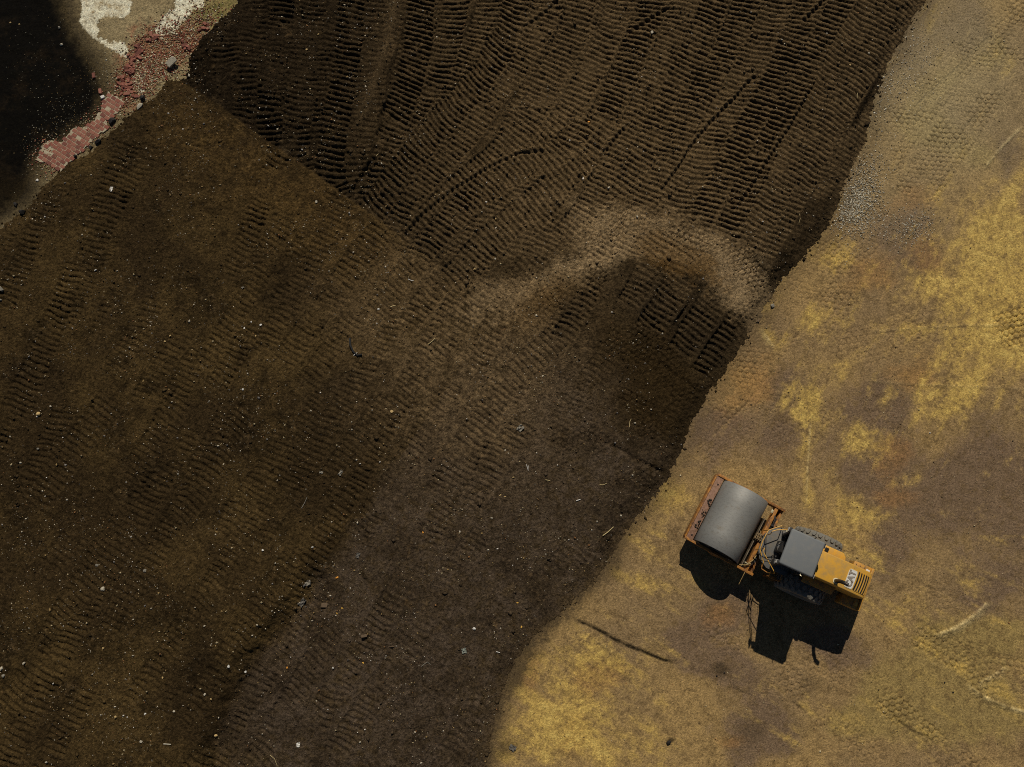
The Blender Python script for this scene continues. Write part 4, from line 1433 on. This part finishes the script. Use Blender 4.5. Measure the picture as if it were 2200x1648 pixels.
def loose_brick(px, py, label, group=None, tilt=0.25, lift=0.02):
    o = bpy.data.objects.new('loose_brick', random.choice(whole))
    link(o)
    o.location = ground_pt(px, py, lift)
    o.rotation_euler = (random.gauss(0, tilt), random.gauss(0, tilt), random.uniform(0, 6.28))
    tag(o, label, 'brick', group)
    return o


loose_brick(202, 163, 'single red brick lying on bare gravel apart from the rubble', None, 0.05)
loose_brick(216, 197, 'red brick lying just above the white block by the paving', None, 0.1)
spots = []
for (cx, cy, sx, sy, n, where) in [(272, 190, 13, 14, 26, 'in the heap at the upper end of the brick paving'), (279, 150, 8, 13, 18, 'in the narrow band left of the grey mortar patch'), (264, 172, 9, 6, 6, 'on the gravel side of the heap by the paving'),
                                       (300, 112, 10, 9, 14, 'below the tip of the left pale concrete patch'), (345, 85, 20, 6, 6, 'along the foot of the right pale concrete patch'), (396, 98, 9, 9, 9, 'in the rubble above the black hollow'),
                                       (436, 60, 8, 6, 6, 'in the small cluster nearest the top edge'), (285, 128, 10, 8, 8, 'between the left pale patch and the brick band')]:
    for k in range(n):
        spots.append((random.gauss(cx, sx * 0.7), random.gauss(cy, sy * 0.7), where))
for k, (x, y, where) in enumerate(spots):
    loose_brick(x, y, 'broken red brick ' + where, 'broken bricks in the rubble', 0.3, 0.02 + 0.02 * random.random())


# ---------------------------------------------------------------- scattered small stones: nobody could count them
def scatter(name, pos, size, cols, mat, flat=0.7, kind='stuff'):
    """many little stones as one mesh; pos (n,3), size (n,), cols (n,3)"""
    n = len(pos)
    base = np.array([(1, 0, 0), (0, 1, 0), (-1, 0, 0), (0, -1, 0), (.1, .1, 1), (0, 0, -.6)], np.float32)
    tri = np.array([(0, 1, 4), (1, 2, 4), (2, 3, 4), (3, 0, 4), (1, 0, 5), (2, 1, 5), (3, 2, 5), (0, 3, 5)], np.int32)
    v = base[None] * RNG.uniform(0.6, 1.35, (n, 6, 1)).astype(np.float32)
    v[:, :, 0] *= RNG.uniform(0.7, 1.6, (n, 1))
    v[:, :, 2] *= flat
    a = RNG.uniform(0, 6.28, n)
    c, s = np.cos(a)[:, None], np.sin(a)[:, None]
    x = v[:, :, 0] * c - v[:, :, 1] * s
    y = v[:, :, 0] * s + v[:, :, 1] * c
    v = np.stack([x, y, v[:, :, 2]], 2) * size[:, None, None] + pos[:, None, :]
    f = (tri[None] + (np.arange(n) * 6)[:, None, None]).reshape(-1, 3)
    me = bpy.data.meshes.new(name)
    me.vertices.add(n * 6)
    me.vertices.foreach_set('co', v.astype(np.float32).ravel())
    me.loops.add(f.size)
    me.loops.foreach_set('vertex_index', f.astype(np.int32).ravel())
    me.polygons.add(len(f))
    me.polygons.foreach_set('loop_start', np.arange(0, f.size, 3, dtype=np.int32))
    me.polygons.foreach_set('loop_total', np.full(len(f), 3, np.int32))
    me.update(calc_edges=True)
    at = me.attributes.new('Col', 'FLOAT_COLOR', 'POINT')
    cc = np.ones((n, 6, 4), np.float32)
    cc[:, :, :3] = cols[:, None, :]
    at.data.foreach_set('color', cc.ravel())
    me.materials.append(mat)
    o = link(bpy.data.objects.new(name, me))
    o['kind'] = kind
    return o


def z_at(x, y):
    i = np.clip(np.searchsorted(xs, x), 1, NXG - 1)
    j = np.clip(np.searchsorted(ys, y), 1, NYG - 1)
    return np.maximum.reduce([Z_TOP[j, i], Z_TOP[j - 1, i], Z_TOP[j, i - 1], Z_TOP[j - 1, i - 1]]) * 0.5 + Z_TOP[j, i] * 0.5


def at_grid(A, x, y):
    i = np.clip(np.searchsorted(xs, x), 1, NXG - 1)
    j = np.clip(np.searchsorted(ys, y), 1, NYG - 1)
    return A[j, i]


M_PEB = vcol('pebble')
M_CLOD = vcol('clod', 0.95, 0.1)
# pale specks in the soil
n = 76000
x = RNG.uniform(-19.5, 19.5, n).astype(np.float32)
y = RNG.uniform(-7.6, 20.3, n).astype(np.float32)
s_ = at_grid(sdn, x, y)
dens = np.clip(0.42 + 1.0 * fbm(x, y, 0.6, 501, 3) + 0.7 * fbm(x, y, 2.5, 502, 2), 0.04, 1.2)
px_, py_ = to_px(x, y)
leftness = 1 - 0.45 * sstep(900, 1300, px_)
keep = (s_ > 0.05) & (RNG.uniform(0, 1, n) < dens * leftness * 0.8)
x, y = x[keep], y[keep]
n = len(x)
size = np.clip(RNG.lognormal(math.log(0.0115), 0.5, n), 0.005, 0.045)
pal = np.array([C(176, 164, 140), C(150, 134, 100), C(132, 108, 66), C(205, 196, 180), C(120, 84, 48), C(110, 104, 96)])
cols = pal[RNG.choice(6, n, p=[.26, .26, .22, .06, .12, .08])] * RNG.uniform(0.5, 1.1, (n, 1))
scatter('pebbles', np.stack([x, y, z_at(x, y) + size * 0.2], 1), size, cols, M_PEB)
# crumbs of soil, thickest along the edges and banks
n = 60000
x = RNG.uniform(-19.5, 19.5, n).astype(np.float32)
y = RNG.uniform(-7.6, 20.3, n).astype(np.float32)
s_ = at_grid(sdn, x, y)
st = at_grid(s_step * 1.0, x, y)
fs_ = at_grid(fade_s * 1.0, x, y)
p_ = 0.10 + 0.55 * np.exp(-((s_ - 0.1) / 0.3) ** 2) + 0.8 * fs_ * np.exp(-((st - 0.0) / 0.2) ** 2) + 0.25 * at_grid(upper, x, y)
p_ = np.where(s_ > 0, p_, 0.35 * np.exp(-(s_ / 0.12) ** 2) * (at_grid(dR, x, y) < at_grid(dL, x, y)))
keep = (RNG.uniform(0, 1, n) < p_)
x, y = x[keep], y[keep]
n = len(x)
size = np.clip(RNG.lognormal(math.log(0.019), 0.5, n), 0.008, 0.075)
base = at_grid(soil, x, y)
cols = np.where((at_grid(sdn, x, y) > 0)[:, None], base, C(50, 40, 25)[None]) * RNG.uniform(0.7, 1.15, (n, 1))
scatter('soil_crumbs', np.stack([x, y, z_at(x, y) + size * 0.25], 1), size, cols, M_CLOD, flat=0.8)
# grit on the yard
n = 26000
x = RNG.uniform(0, 19.3, n).astype(np.float32)
y = RNG.uniform(-7.6, 20.3, n).astype(np.float32)
s_ = at_grid(sdn, x, y)
gg = at_grid(gry, x, y)
keep = (s_ < -0.05) & (RNG.uniform(0, 1, n) < 0.25 + 0.6 * gg)
x, y = x[keep], y[keep]
n = len(x)
size = np.clip(RNG.lognormal(math.log(0.010), 0.4, n), 0.005, 0.03)
pal = np.array([C(150, 134, 100), C(120, 100, 66), C(180, 164, 128), C(84, 70, 48), C(140, 96, 56)])
cols = pal[RNG.choice(5, n, p=[.3, .3, .12, .2, .08])] * RNG.uniform(0.6, 1.1, (n, 1))
scatter('yard_grit', np.stack([x, y, z_at(x, y) + size * 0.2], 1), size, cols, M_PEB)


def gravel(name, blobs, n, pal, probs, smin, smax):
    pts = []
    for (cx, cy, rx, ry, rot, w) in blobs:
        k = int(n * w)
        u, v = RNG.normal(0, 0.55, k) * rx, RNG.normal(0, 0.55, k) * ry
        c, s = math.cos(math.radians(rot)), math.sin(math.radians(rot))
        for a, b_ in zip(u, v):
            pts.append((cx + a * c - b_ * s, cy + a * s + b_ * c))
    w = [P(a, b_) for a, b_ in pts]
    x = np.array([p.x for p in w])
    y = np.array([p.y for p in w])
    m = at_grid(sdn, x, y) < 0.05
    x, y = x[m], y[m]
    k = len(x)
    size = RNG.uniform(smin, smax, k)
    cols = np.array(pal)[RNG.choice(len(pal), k, p=probs)] * RNG.uniform(0.55, 1.1, (k, 1))
    return scatter(name, np.stack([x, y, z_at(x, y) + size * 0.3], 1), size, cols, M_PEB)


GP = [C(186, 176, 152), C(140, 129, 104), C(98, 88, 68), C(206, 198, 176)]
gravel('grey_gravel', [(1848, 420, 44, 80, 18, .45), (1835, 455, 44, 36, 0, .16), (1965, 490, 46, 34, -35, .07), (1900, 480, 70, 40, 0, .05), (1930, 170, 60, 130, 28, .14)], 4600, GP, [.38, .27, .15, .20], 0.011, 0.026)
RP = [C(132, 68, 50), C(146, 96, 70), C(164, 150, 116), C(196, 186, 158), C(120, 102, 66), C(92, 58, 40)]
gravel('rubble_chips', [(285, 175, 38, 50, 25, .25), (330, 150, 50, 40, -35, .25), (385, 100, 55, 45, -40, .2), (330, 80, 60, 25, -25, .1), (440, 50, 50, 50, 0, .12), (215, 265, 26, 75, 50, .14), (110, 340, 40, 40, 45, .08)], 6800, RP, [.25, .18, .20, .10, .20, .07], 0.012, 0.036)
WP = [C(170, 164, 140), C(120, 112, 90), C(140, 110, 60)]
gravel('floor_grit', [(240, 160, 60, 50, 0, .3), (150, 260, 80, 60, -35, .3), (90, 330, 50, 60, -35, .15), (90, 120, 90, 120, 0, .12), (300, 60, 100, 60, 0, .13)], 1300, WP, [.3, .4, .3], 0.007, 0.015)

# ---------------------------------------------------------------- single stones, scraps and sticks one can pick out
TONES = {'white': C(205, 200, 188), 'pale': C(170, 160, 138), 'grey': C(126, 119, 104), 'darkgrey': C(88, 83, 74), 'tan': C(176, 148, 96), 'yellow': C(196, 150, 60), 'orange': C(206, 140, 52), 'brown': C(92, 74, 52),
         'red': C(130, 60, 42), 'black': C(14, 13, 12), 'soil': C(26, 20, 12), 'straw': C(178, 158, 110), 'teal': C(112, 116, 104)}
TM = {}


def tone(k):
    if k not in TM:
        c = TONES[k]
        TM[k] = surf('scrap_' + k, tuple(c), tuple(c * 0.62), rough=0.8, scale=16, bump=0.35, bscale=50, thr=(0.42, 0.68))
    return TM[k]


def lump(name, px, py, size, t, label, cat, sq=(1, 1, .7), seed=None, group=None, sink=0.25):
    size *= 0.82
    r = random.Random(seed if seed is not None else int(px * 7 + py))
    bm = bmesh.new()
    bmesh.ops.create_icosphere(bm, subdivisions=(2 if size > 0.09 else 1), radius=1.0)
    dirs = [Vector((r.gauss(0, 1), r.gauss(0, 1), r.gauss(0, 1))).normalized() for _ in range(9)]
    offs = [r.uniform(0.38, 0.78) for _ in dirs]
    for v in bm.verts:
        for d, o_ in zip(dirs, offs):
            q = v.co.dot(d)
            if q > o_:
                v.co -= d * (q - o_)
        v.co *= 1 + r.uniform(-.06, .06)
    me = bpy.data.meshes.new(name)
    bm.to_mesh(me)
    bm.free()
    me.materials.append(tone(t))
    o = link(bpy.data.objects.new(name, me))
    o.scale = (size * sq[0], size * sq[1], size * sq[2])
    o.location = ground_pt(px, py, size * sq[2] * (1 - sink) * 0.7)
    o.rotation_euler = (r.uniform(-.2, .2), r.uniform(-.2, .2), r.uniform(0, 6.28))
    return tag(o, label, cat, group)


def crumple(name, px, py, size, t, label, cat, asp=0.7, rot=None, amp=0.35):
    """a crushed sheet: a small folded grid with thickness"""
    r = random.Random(int(px * 5 + py * 3))
    size *= 0.78
    n = 7
    vs = []
    for j in range(n):
        for i in range(n):
            u, v = i / (n - 1) - .5, j / (n - 1) - .5
            e = 1 + r.uniform(-.18, .18)
            vs.append((u * size * 2 * e, v * size * 2 * asp * e, size * amp * (r.random() + 0.6 * math.sin(u * 9 + px) * math.cos(v * 7 + py))))
    fs = [(j * n + i, j * n + i + 1, (j + 1) * n + i + 1, (j + 1) * n + i) for j in range(n - 1) for i in range(n - 1)]
    o = mesh_obj(name, vs, fs, tone(t))
    md = o.modifiers.new('thick', 'SOLIDIFY')
    md.thickness = 0.004
    o.location = ground_pt(px, py, 0.02)
    o.rotation_euler = (0, 0, r.uniform(0, 6.28) if rot is None else rot)
    return tag(o, label, cat)


def stick(name, pts, r_, t, label, cat):
    r_ *= 0.8
    w = [ground_pt(x, y, r_ * 1.1 + 0.008 * (i % 2)) for i, (x, y) in enumerate(pts)]
    c = w[len(w) // 2].copy()
    o = MB().tube([p - c for p in w], r_, 6, radii=[r_ * (1 - 0.3 * i / len(w)) for i in range(len(w))]).build(name, tone(t), None, smooth=True)
    o.location = c
    return tag(o, label, cat)


def slab(name, px, py, sx, sy, sz, t, label, cat, rz=0.0, tilt=(0, 0), lift=0.0):
    mb = MB()
    mb.prism([(-sx / 2, -sy / 2), (sx / 2 * .9, -sy / 2), (sx / 2, sy * .1), (sx / 2 * .8, sy / 2), (-sx / 2 * .92, sy / 2 * .9)], -sz / 2, sz / 2)
    o = mb.build(name, tone(t), None, bevel=min(sx, sy, sz) * 0.12, segs=1)
    o.location = ground_pt(px, py, sz / 2 + lift)
    o.rotation_euler = (tilt[0], tilt[1], rz)
    return tag(o, label, cat)


lump('rock', 302, 230, 0.17, 'pale', 'large pale angular rock on the soil edge below the broken bricks', 'rock', (1.1, .75, .6))
slab('concrete_fragment', 372, 138, 0.40, 0.22, 0.10, 'pale', 'tilted pale concrete fragment above the black hollow', 'concrete', rz=0.7, tilt=(0.35, -.2), lift=0.12)
lump('stone', 407, 162, 0.075, 'pale', 'flat pale stone right of the black hollow at the soil corner', 'stone', (1.8, .7, .5))
for px, py, s, lab in [(243, 262, .19, 'largest black soil clod lying against the brick paving'), (212, 305, .15, 'black soil clod against the paving below the largest one'), (196, 318, .11, 'small black clod at the narrow part of the brick paving edge'),
                       (307, 214, .15, 'black soil clod behind the large pale rock'), (162, 335, .10, 'black clod by the lower left end of the brick paving'), (50, 455, .16, 'black soil clod on the soil edge near the left border'),
                       (35, 440, .12, 'smaller black clod left of the one near the left border'), (480, 42, .10, 'black clod on the gravel rim near the top'), (420, 30, .001, '')]:
    if lab:
        lump('soil_clod', px, py, s, 'soil', lab, 'clod', (1.1, .9, .8))
slab('white_block', 222, 210, 0.14, 0.11, 0.09, 'white', 'small white block at the corner of the brick paving', 'block', rz=0.5, tilt=(.15, .1))
crumple('white_scrap', 240, 407, 0.11, 'white', 'crumpled white plastic on the brown soil below the brick paving', 'plastic', .6, 1.4)
lump('stone', 680, 434, 0.085, 'pale', 'pale stone beside a dark dent near the ridge of the tracked soil', 'stone')
lump('stone', 80, 388, 0.09, 'white', 'white stone on darkened mud at the left below the paving', 'stone')
lump('stone', 132, 97, 0.10, 'pale', 'brightest pale stone in the middle of the darkened mud', 'stone')
lump('stone', 128, 60, 0.08, 'grey', 'grey stone above the brightest stone in the darkened mud', 'stone')
lump('stone', 23, 50, 0.055, 'tan', 'leftmost of the small tan stones in the darkened mud', 'stone')
lump('stone', 42, 53, 0.045, 'tan', 'rightmost of the small tan stones in the darkened mud', 'stone')
lump('stone', 53, 118, 0.05, 'brown', 'brown stone alone in the lower part of the darkened mud', 'stone')
lump('rock', 1660, 658, 0.115, 'grey', 'grey rock where the pale track patch meets the yard', 'rock')
lump('rock', 1628, 690, 0.075, 'brown', 'smaller brown rock just below the grey rock at the yard edge', 'rock')
lump('stone', 4, 622, 0.13, 'grey', 'round grey stone cut by the left border', 'stone')
lump('stone', 2, 645, 0.10, 'grey', 'grey stone below the round one at the left border', 'stone')
lump('stone', 205, 581, 0.055, 'white', 'small white oval stone on the upper left soil', 'stone', (1.3, .8, .6))
lump('stone', 366, 722, 0.065, 'tan', 'upper of two tan stones lying close together on the left soil', 'stone')
lump('stone', 355, 734, 0.055, 'tan', 'lower of two tan stones lying close together on the left soil', 'stone')
for px, py, s, lab in [(560, 698, .065, 'largest white scrap of the litter patch on the left soil'), (540, 692, .045, 'white scrap left of the largest one in the litter patch'), (525, 705, .045, 'leftmost white scrap of the litter patch'), (549, 722, .04, 'lowest tan scrap of the litter patch')]:
    lump('white_scrap', px, py, s, 'white' if s > .041 else 'tan', lab, 'scrap', (1.3, .9, .5))
crumple('white_scrap', 522, 618, 0.06, 'grey', 'grey plastic shred in a dark dent on the left soil', 'plastic')
stick('rubber_strip', [(752, 728), (753, 742), (759, 756), (768, 764), (778, 762)], 0.045, 'black', 'curved black rubber strip on the soil left of centre', 'rubber')
stick('white_strip', [(760, 764), (768, 758)], 0.02, 'white', 'short white strip on the curved black rubber', 'scrap')
lump('stone', 842, 884, 0.095, 'tan', 'triangular tan stone left of centre', 'stone', (1, .9, .5))
lump('stone', 813, 664, 0.055, 'white', 'white stone beside a pale twig on the barred soil', 'stone', (1.4, .8, .6))
for pts, r_, t, lab in [([(839, 660), (846, 657), (851, 658)], .018, 'straw', 'short pale twig right of the white stone on barred soil'), ([(877, 600), (884, 603), (891, 603)], .014, 'white', 'thin curved white twig above the barred soil lanes'),
                        ([(920, 740), (928, 734), (935, 727)], .018, 'straw', 'straight pale twig left of the tyre track patch'), ([(1295, 1151), (1306, 1143), (1318, 1132)], .02, 'straw', 'long pale stick near the lower soil edge above the roller'),
                        ([(1131, 998), (1135, 1012), (1136, 1000)], .014, 'white', 'bent white wire standing out in the middle soil'), ([(1288, 1041), (1296, 1042), (1304, 1038)], .012, 'straw', 'curved straw left of the roller drum on the soil'),
                        ([(1352, 918), (1353, 906), (1356, 900)], .011, 'straw', 'upright straw near the soil edge right of centre'), ([(580, 1622), (590, 1630), (596, 1646)], .010, 'straw', 'thin curved stem at the bottom border'),
                        ([(1172, 1031), (1182, 1033)], .015, 'straw', 'short twig right of the bent white wire'), ([(648, 1092), (655, 1080), (660, 1068)], .014, 'grey', 'grey twig beside the rag on the lower soil'),
                        ([(1717, 455), (1719, 470), (1716, 480)], .009, 'straw', 'thin straw on the bare soil rim near the gravel'), ([(1842, 200), (1841, 212)], .010, 'straw', 'thin straw on the dark soil rim at the upper right'),
                        ([(692, 332), (697, 325)], .012, 'straw', 'left of two short straws on the tracked soil'), ([(808, 335), (813, 331)], .012, 'straw', 'short straw beside the smooth windrow foot'),
                        ([(590, 70), (598, 76)], .013, 'white', 'white splinter near the top of the left deep lane'), ([(352, 1598), (368, 1599)], .022, 'pale', 'pale stick at the lower left of the soil'),
                        ([(835, 1390), (847, 1389)], .016, 'brown', 'short brown lath on the grey soil at the bottom'), ([(905, 1432), (918, 1422), (925, 1428)], .012, 'grey', 'grey wire hoop on the grey soil at the bottom'),
                        ([(1066, 1400), (1074, 1402)], .016, 'white', 'short white strip left of the yard corner'), ([(1238, 1076), (1247, 1073)], .018, 'white', 'white strip on the soil left of the roller')]:
    stick('twig', pts, r_, t, lab, 'stick')
crumple('foil_scrap', 1118, 920, 0.14, 'grey', 'crumpled silvery foil on the soil at the centre', 'foil', .8, .9, .5)
crumple('foil_scrap', 660, 1253, 0.15, 'grey', 'upper crumpled grey plastic sheet by the soil step', 'plastic', .7, .3)
crumple('foil_scrap', 650, 1294, 0.17, 'darkgrey', 'lower crumpled grey plastic sheet by the soil step', 'plastic', .6, .9)
crumple('foil_scrap', 769, 1193, 0.10, 'darkgrey', 'folded grey scrap above the orange lump', 'plastic', .7)
crumple('rag', 732, 1016, 0.12, 'grey', 'grey rag on the lower soil above the step', 'rag', .5, 1.1)
crumple('paper', 641, 1600, 0.085, 'white', 'crumpled white paper in a dark dent at the bottom', 'paper', .8)
crumple('plastic_shred', 997, 1398, 0.10, 'teal', 'grey green plastic shred on the grey bottom soil', 'plastic', .9)
crumple('plastic_shred', 1101, 1606, 0.11, 'darkgrey', 'grey shred on the dark stain of the yellow yard corner', 'plastic', 1.2)
crumple('plastic_shred', 690, 1015, 0.07, 'grey', 'small grey shred left of the rag', 'plastic')
lump('orange_lump', 724, 1241, 0.10, 'orange', 'bright orange lump on the grey soil', 'lump', (.9, 1.1, .5))
lump('orange_lump', 909, 1144, 0.055, 'orange', 'small orange lump on the middle soil right of the big one', 'lump')
lump('orange_lump', 617, 1434, 0.05, 'orange', 'small orange lump at the foot of the soil step', 'lump')
for px, py, s, lab in [(724, 1319, .05, 'lower yellow scrap under the orange lump'), (735, 1307, .055, 'upper yellow scrap under the orange lump'), (1112, 1295, .05, 'yellow scrap near the yard corner, the upper one'), (1120, 1347, .06, 'yellow scrap near the yard corner, the lower one'),
                       (1103, 1026, .06, 'yellowish scrap left of the bent white wire'), (1075, 1064, .06, 'left scrap of the yellowish litter pair at the centre'), (1085, 1067, .05, 'right scrap of the yellowish litter pair at the centre'), (780, 1424, .05, 'yellow green scrap on the grey bottom soil')]:
    lump('yellow_scrap', px, py, s, 'yellow' if py > 1100 else 'tan', lab, 'scrap', (1.4, .7, .5))
slab('brown_block', 698, 1300, 0.21, 0.15, 0.10, 'brown', 'brown brick shaped block on the grey soil', 'block', rz=-.05)
slab('brown_block', 783, 1366, 0.20, 0.09, 0.08, 'brown', 'flat brown block right of the brick shaped one', 'block', rz=.15)
for px, py, s, t, lab in [(1019, 1350, .085, 'white', 'brightest white stone on the grey bottom soil'), (82, 890, .11, 'tan', 'tan angular stone on the left soil'), (109, 873, .05, 'pale', 'small stone above the tan angular stone'), (82, 964, .065, 'grey', 'grey stone beside a dark crack on the left soil'),
                          (45, 995, .06, 'pale', 'pale stone near the left border at mid height'), (22, 938, .045, 'pale', 'small pale stone near the left border above it'), (209, 1215, .10, 'grey', 'grey lump on the lower left soil'),
                          (312, 1226, .10, 'grey', 'grey lump right of a triangular stone on the lower left soil'), (223, 1266, .11, 'pale', 'triangular pale stone on the lower left soil'), (522, 837, .06, 'white', 'white stone on the barred left soil'),
                          (383, 1018, .055, 'grey', 'oval grey pebble on the barred left soil'), (390, 832, .001, 'grey', ''), (5, 1436, .10, 'pale', 'pale stone at the left border near the bottom'), (8, 1452, .09, 'grey', 'grey stone below the pale one at the left border'),
                          (52, 1425, .07, 'pale', 'pale stone near the left border close to the bottom'), (222, 1393, .06, 'tan', 'tan stone on the lower left soil'), (491, 1432, .085, 'white', 'white bone like scrap at the soil step'),
                          (528, 1443, .06, 'white', 'white stone on the dark bank of the soil step'), (440, 1492, .06, 'pale', 'pale stone left of the soil step'), (453, 1502, .055, 'tan', 'tan stone left of the soil step'),
                          (465, 1580, .085, 'tan', 'tan stone at the foot of the soil step near the bottom'), (304, 1593, .07, 'pale', 'pale stone at the lower left near the pale stick'), (312, 1534, .06, 'white', 'white stone above the pale stick'),
                          (375, 1528, .065, 'pale', 'pale stone right of the white one above the pale stick'), (248, 1540, .065, 'tan', 'tan stone left of the white one above the pale stick'), (350, 1456, .05, 'tan', 'brown stone high on the lower left soil'),
                          (100, 1638, .055, 'pale', 'pale stone at the bottom border on the left'), (118, 1590, .06, 'grey', 'dark grey stone at the bottom left'), (26, 1586, .055, 'grey', 'grey stone in the bottom left corner'),
                          (671, 1176, .06, 'white', 'white stone on the soil above the grey sheets'), (565, 1182, .055, 'white', 'white stone left of the step on the middle soil'), (592, 1210, .04, 'pale', 'small pale stone below it'),
                          (716, 1435, .045, 'white', 'small white stone on the grey soil near the bottom'), (1334, 1108, .055, 'pale', 'pale stone on the soil edge left of the roller'), (1075, 1350, .04, 'pale', 'small pale stone left of the yard corner'),
                          (659, 107, .065, 'tan', 'tan stone between the two left deep lanes'), (684, 74, .06, 'tan', 'yellowish stone at the top between the left lanes'), (560, 173, .05, 'tan', 'tan stone in the left deep lane'),
                          (1400, 70, .09, 'pale', 'pale clod in the deep lanes near the top'), (1486, 74, .07, 'grey', 'grey scrap in the deep lanes near the top'), (1265, 264, .08, 'orange', 'rust coloured clod in the upper deep lanes'),
                          (1224, 302, .05, 'white', 'white scrap in the upper deep lanes'), (1776, 72, .07, 'grey', 'grey stone in the right deep lanes'), (1826, 140, .06, 'tan', 'tan stone in the far right deep lane'),
                          (1866, 115, .065, 'pale', 'pale stone in the far right deep lane near the yard'), (1065, 470, .05, 'tan', 'tan stone below the long curved bank'), (1064, 557, .06, 'pale', 'pale scrap left of the pale track patch'),
                          (1020, 578, .07, 'tan', 'yellowish clump left of the pale track patch'), (2048, 1487, .05, 'black', 'dark stone beside the lower crescent rut'), (1998, 930, .045, 'white', 'white pebble alone on the brown yard'),
                          (1437, 1594, .11, 'soil', 'dark clod on the yellow yard at the bottom'), (2029, 1466, .045, 'black', 'smaller dark stone left of the crescent rut'), (1540, 1452, .05, 'soil', 'dark clod below the roller shadow'), (1556, 1446, .045, 'soil', 'second dark clod below the roller shadow, right one')]:
    if lab:
        lump('stone' if t not in ('soil',) else 'soil_clod', px, py, s, t, lab, 'stone' if t != 'soil' else 'clod')
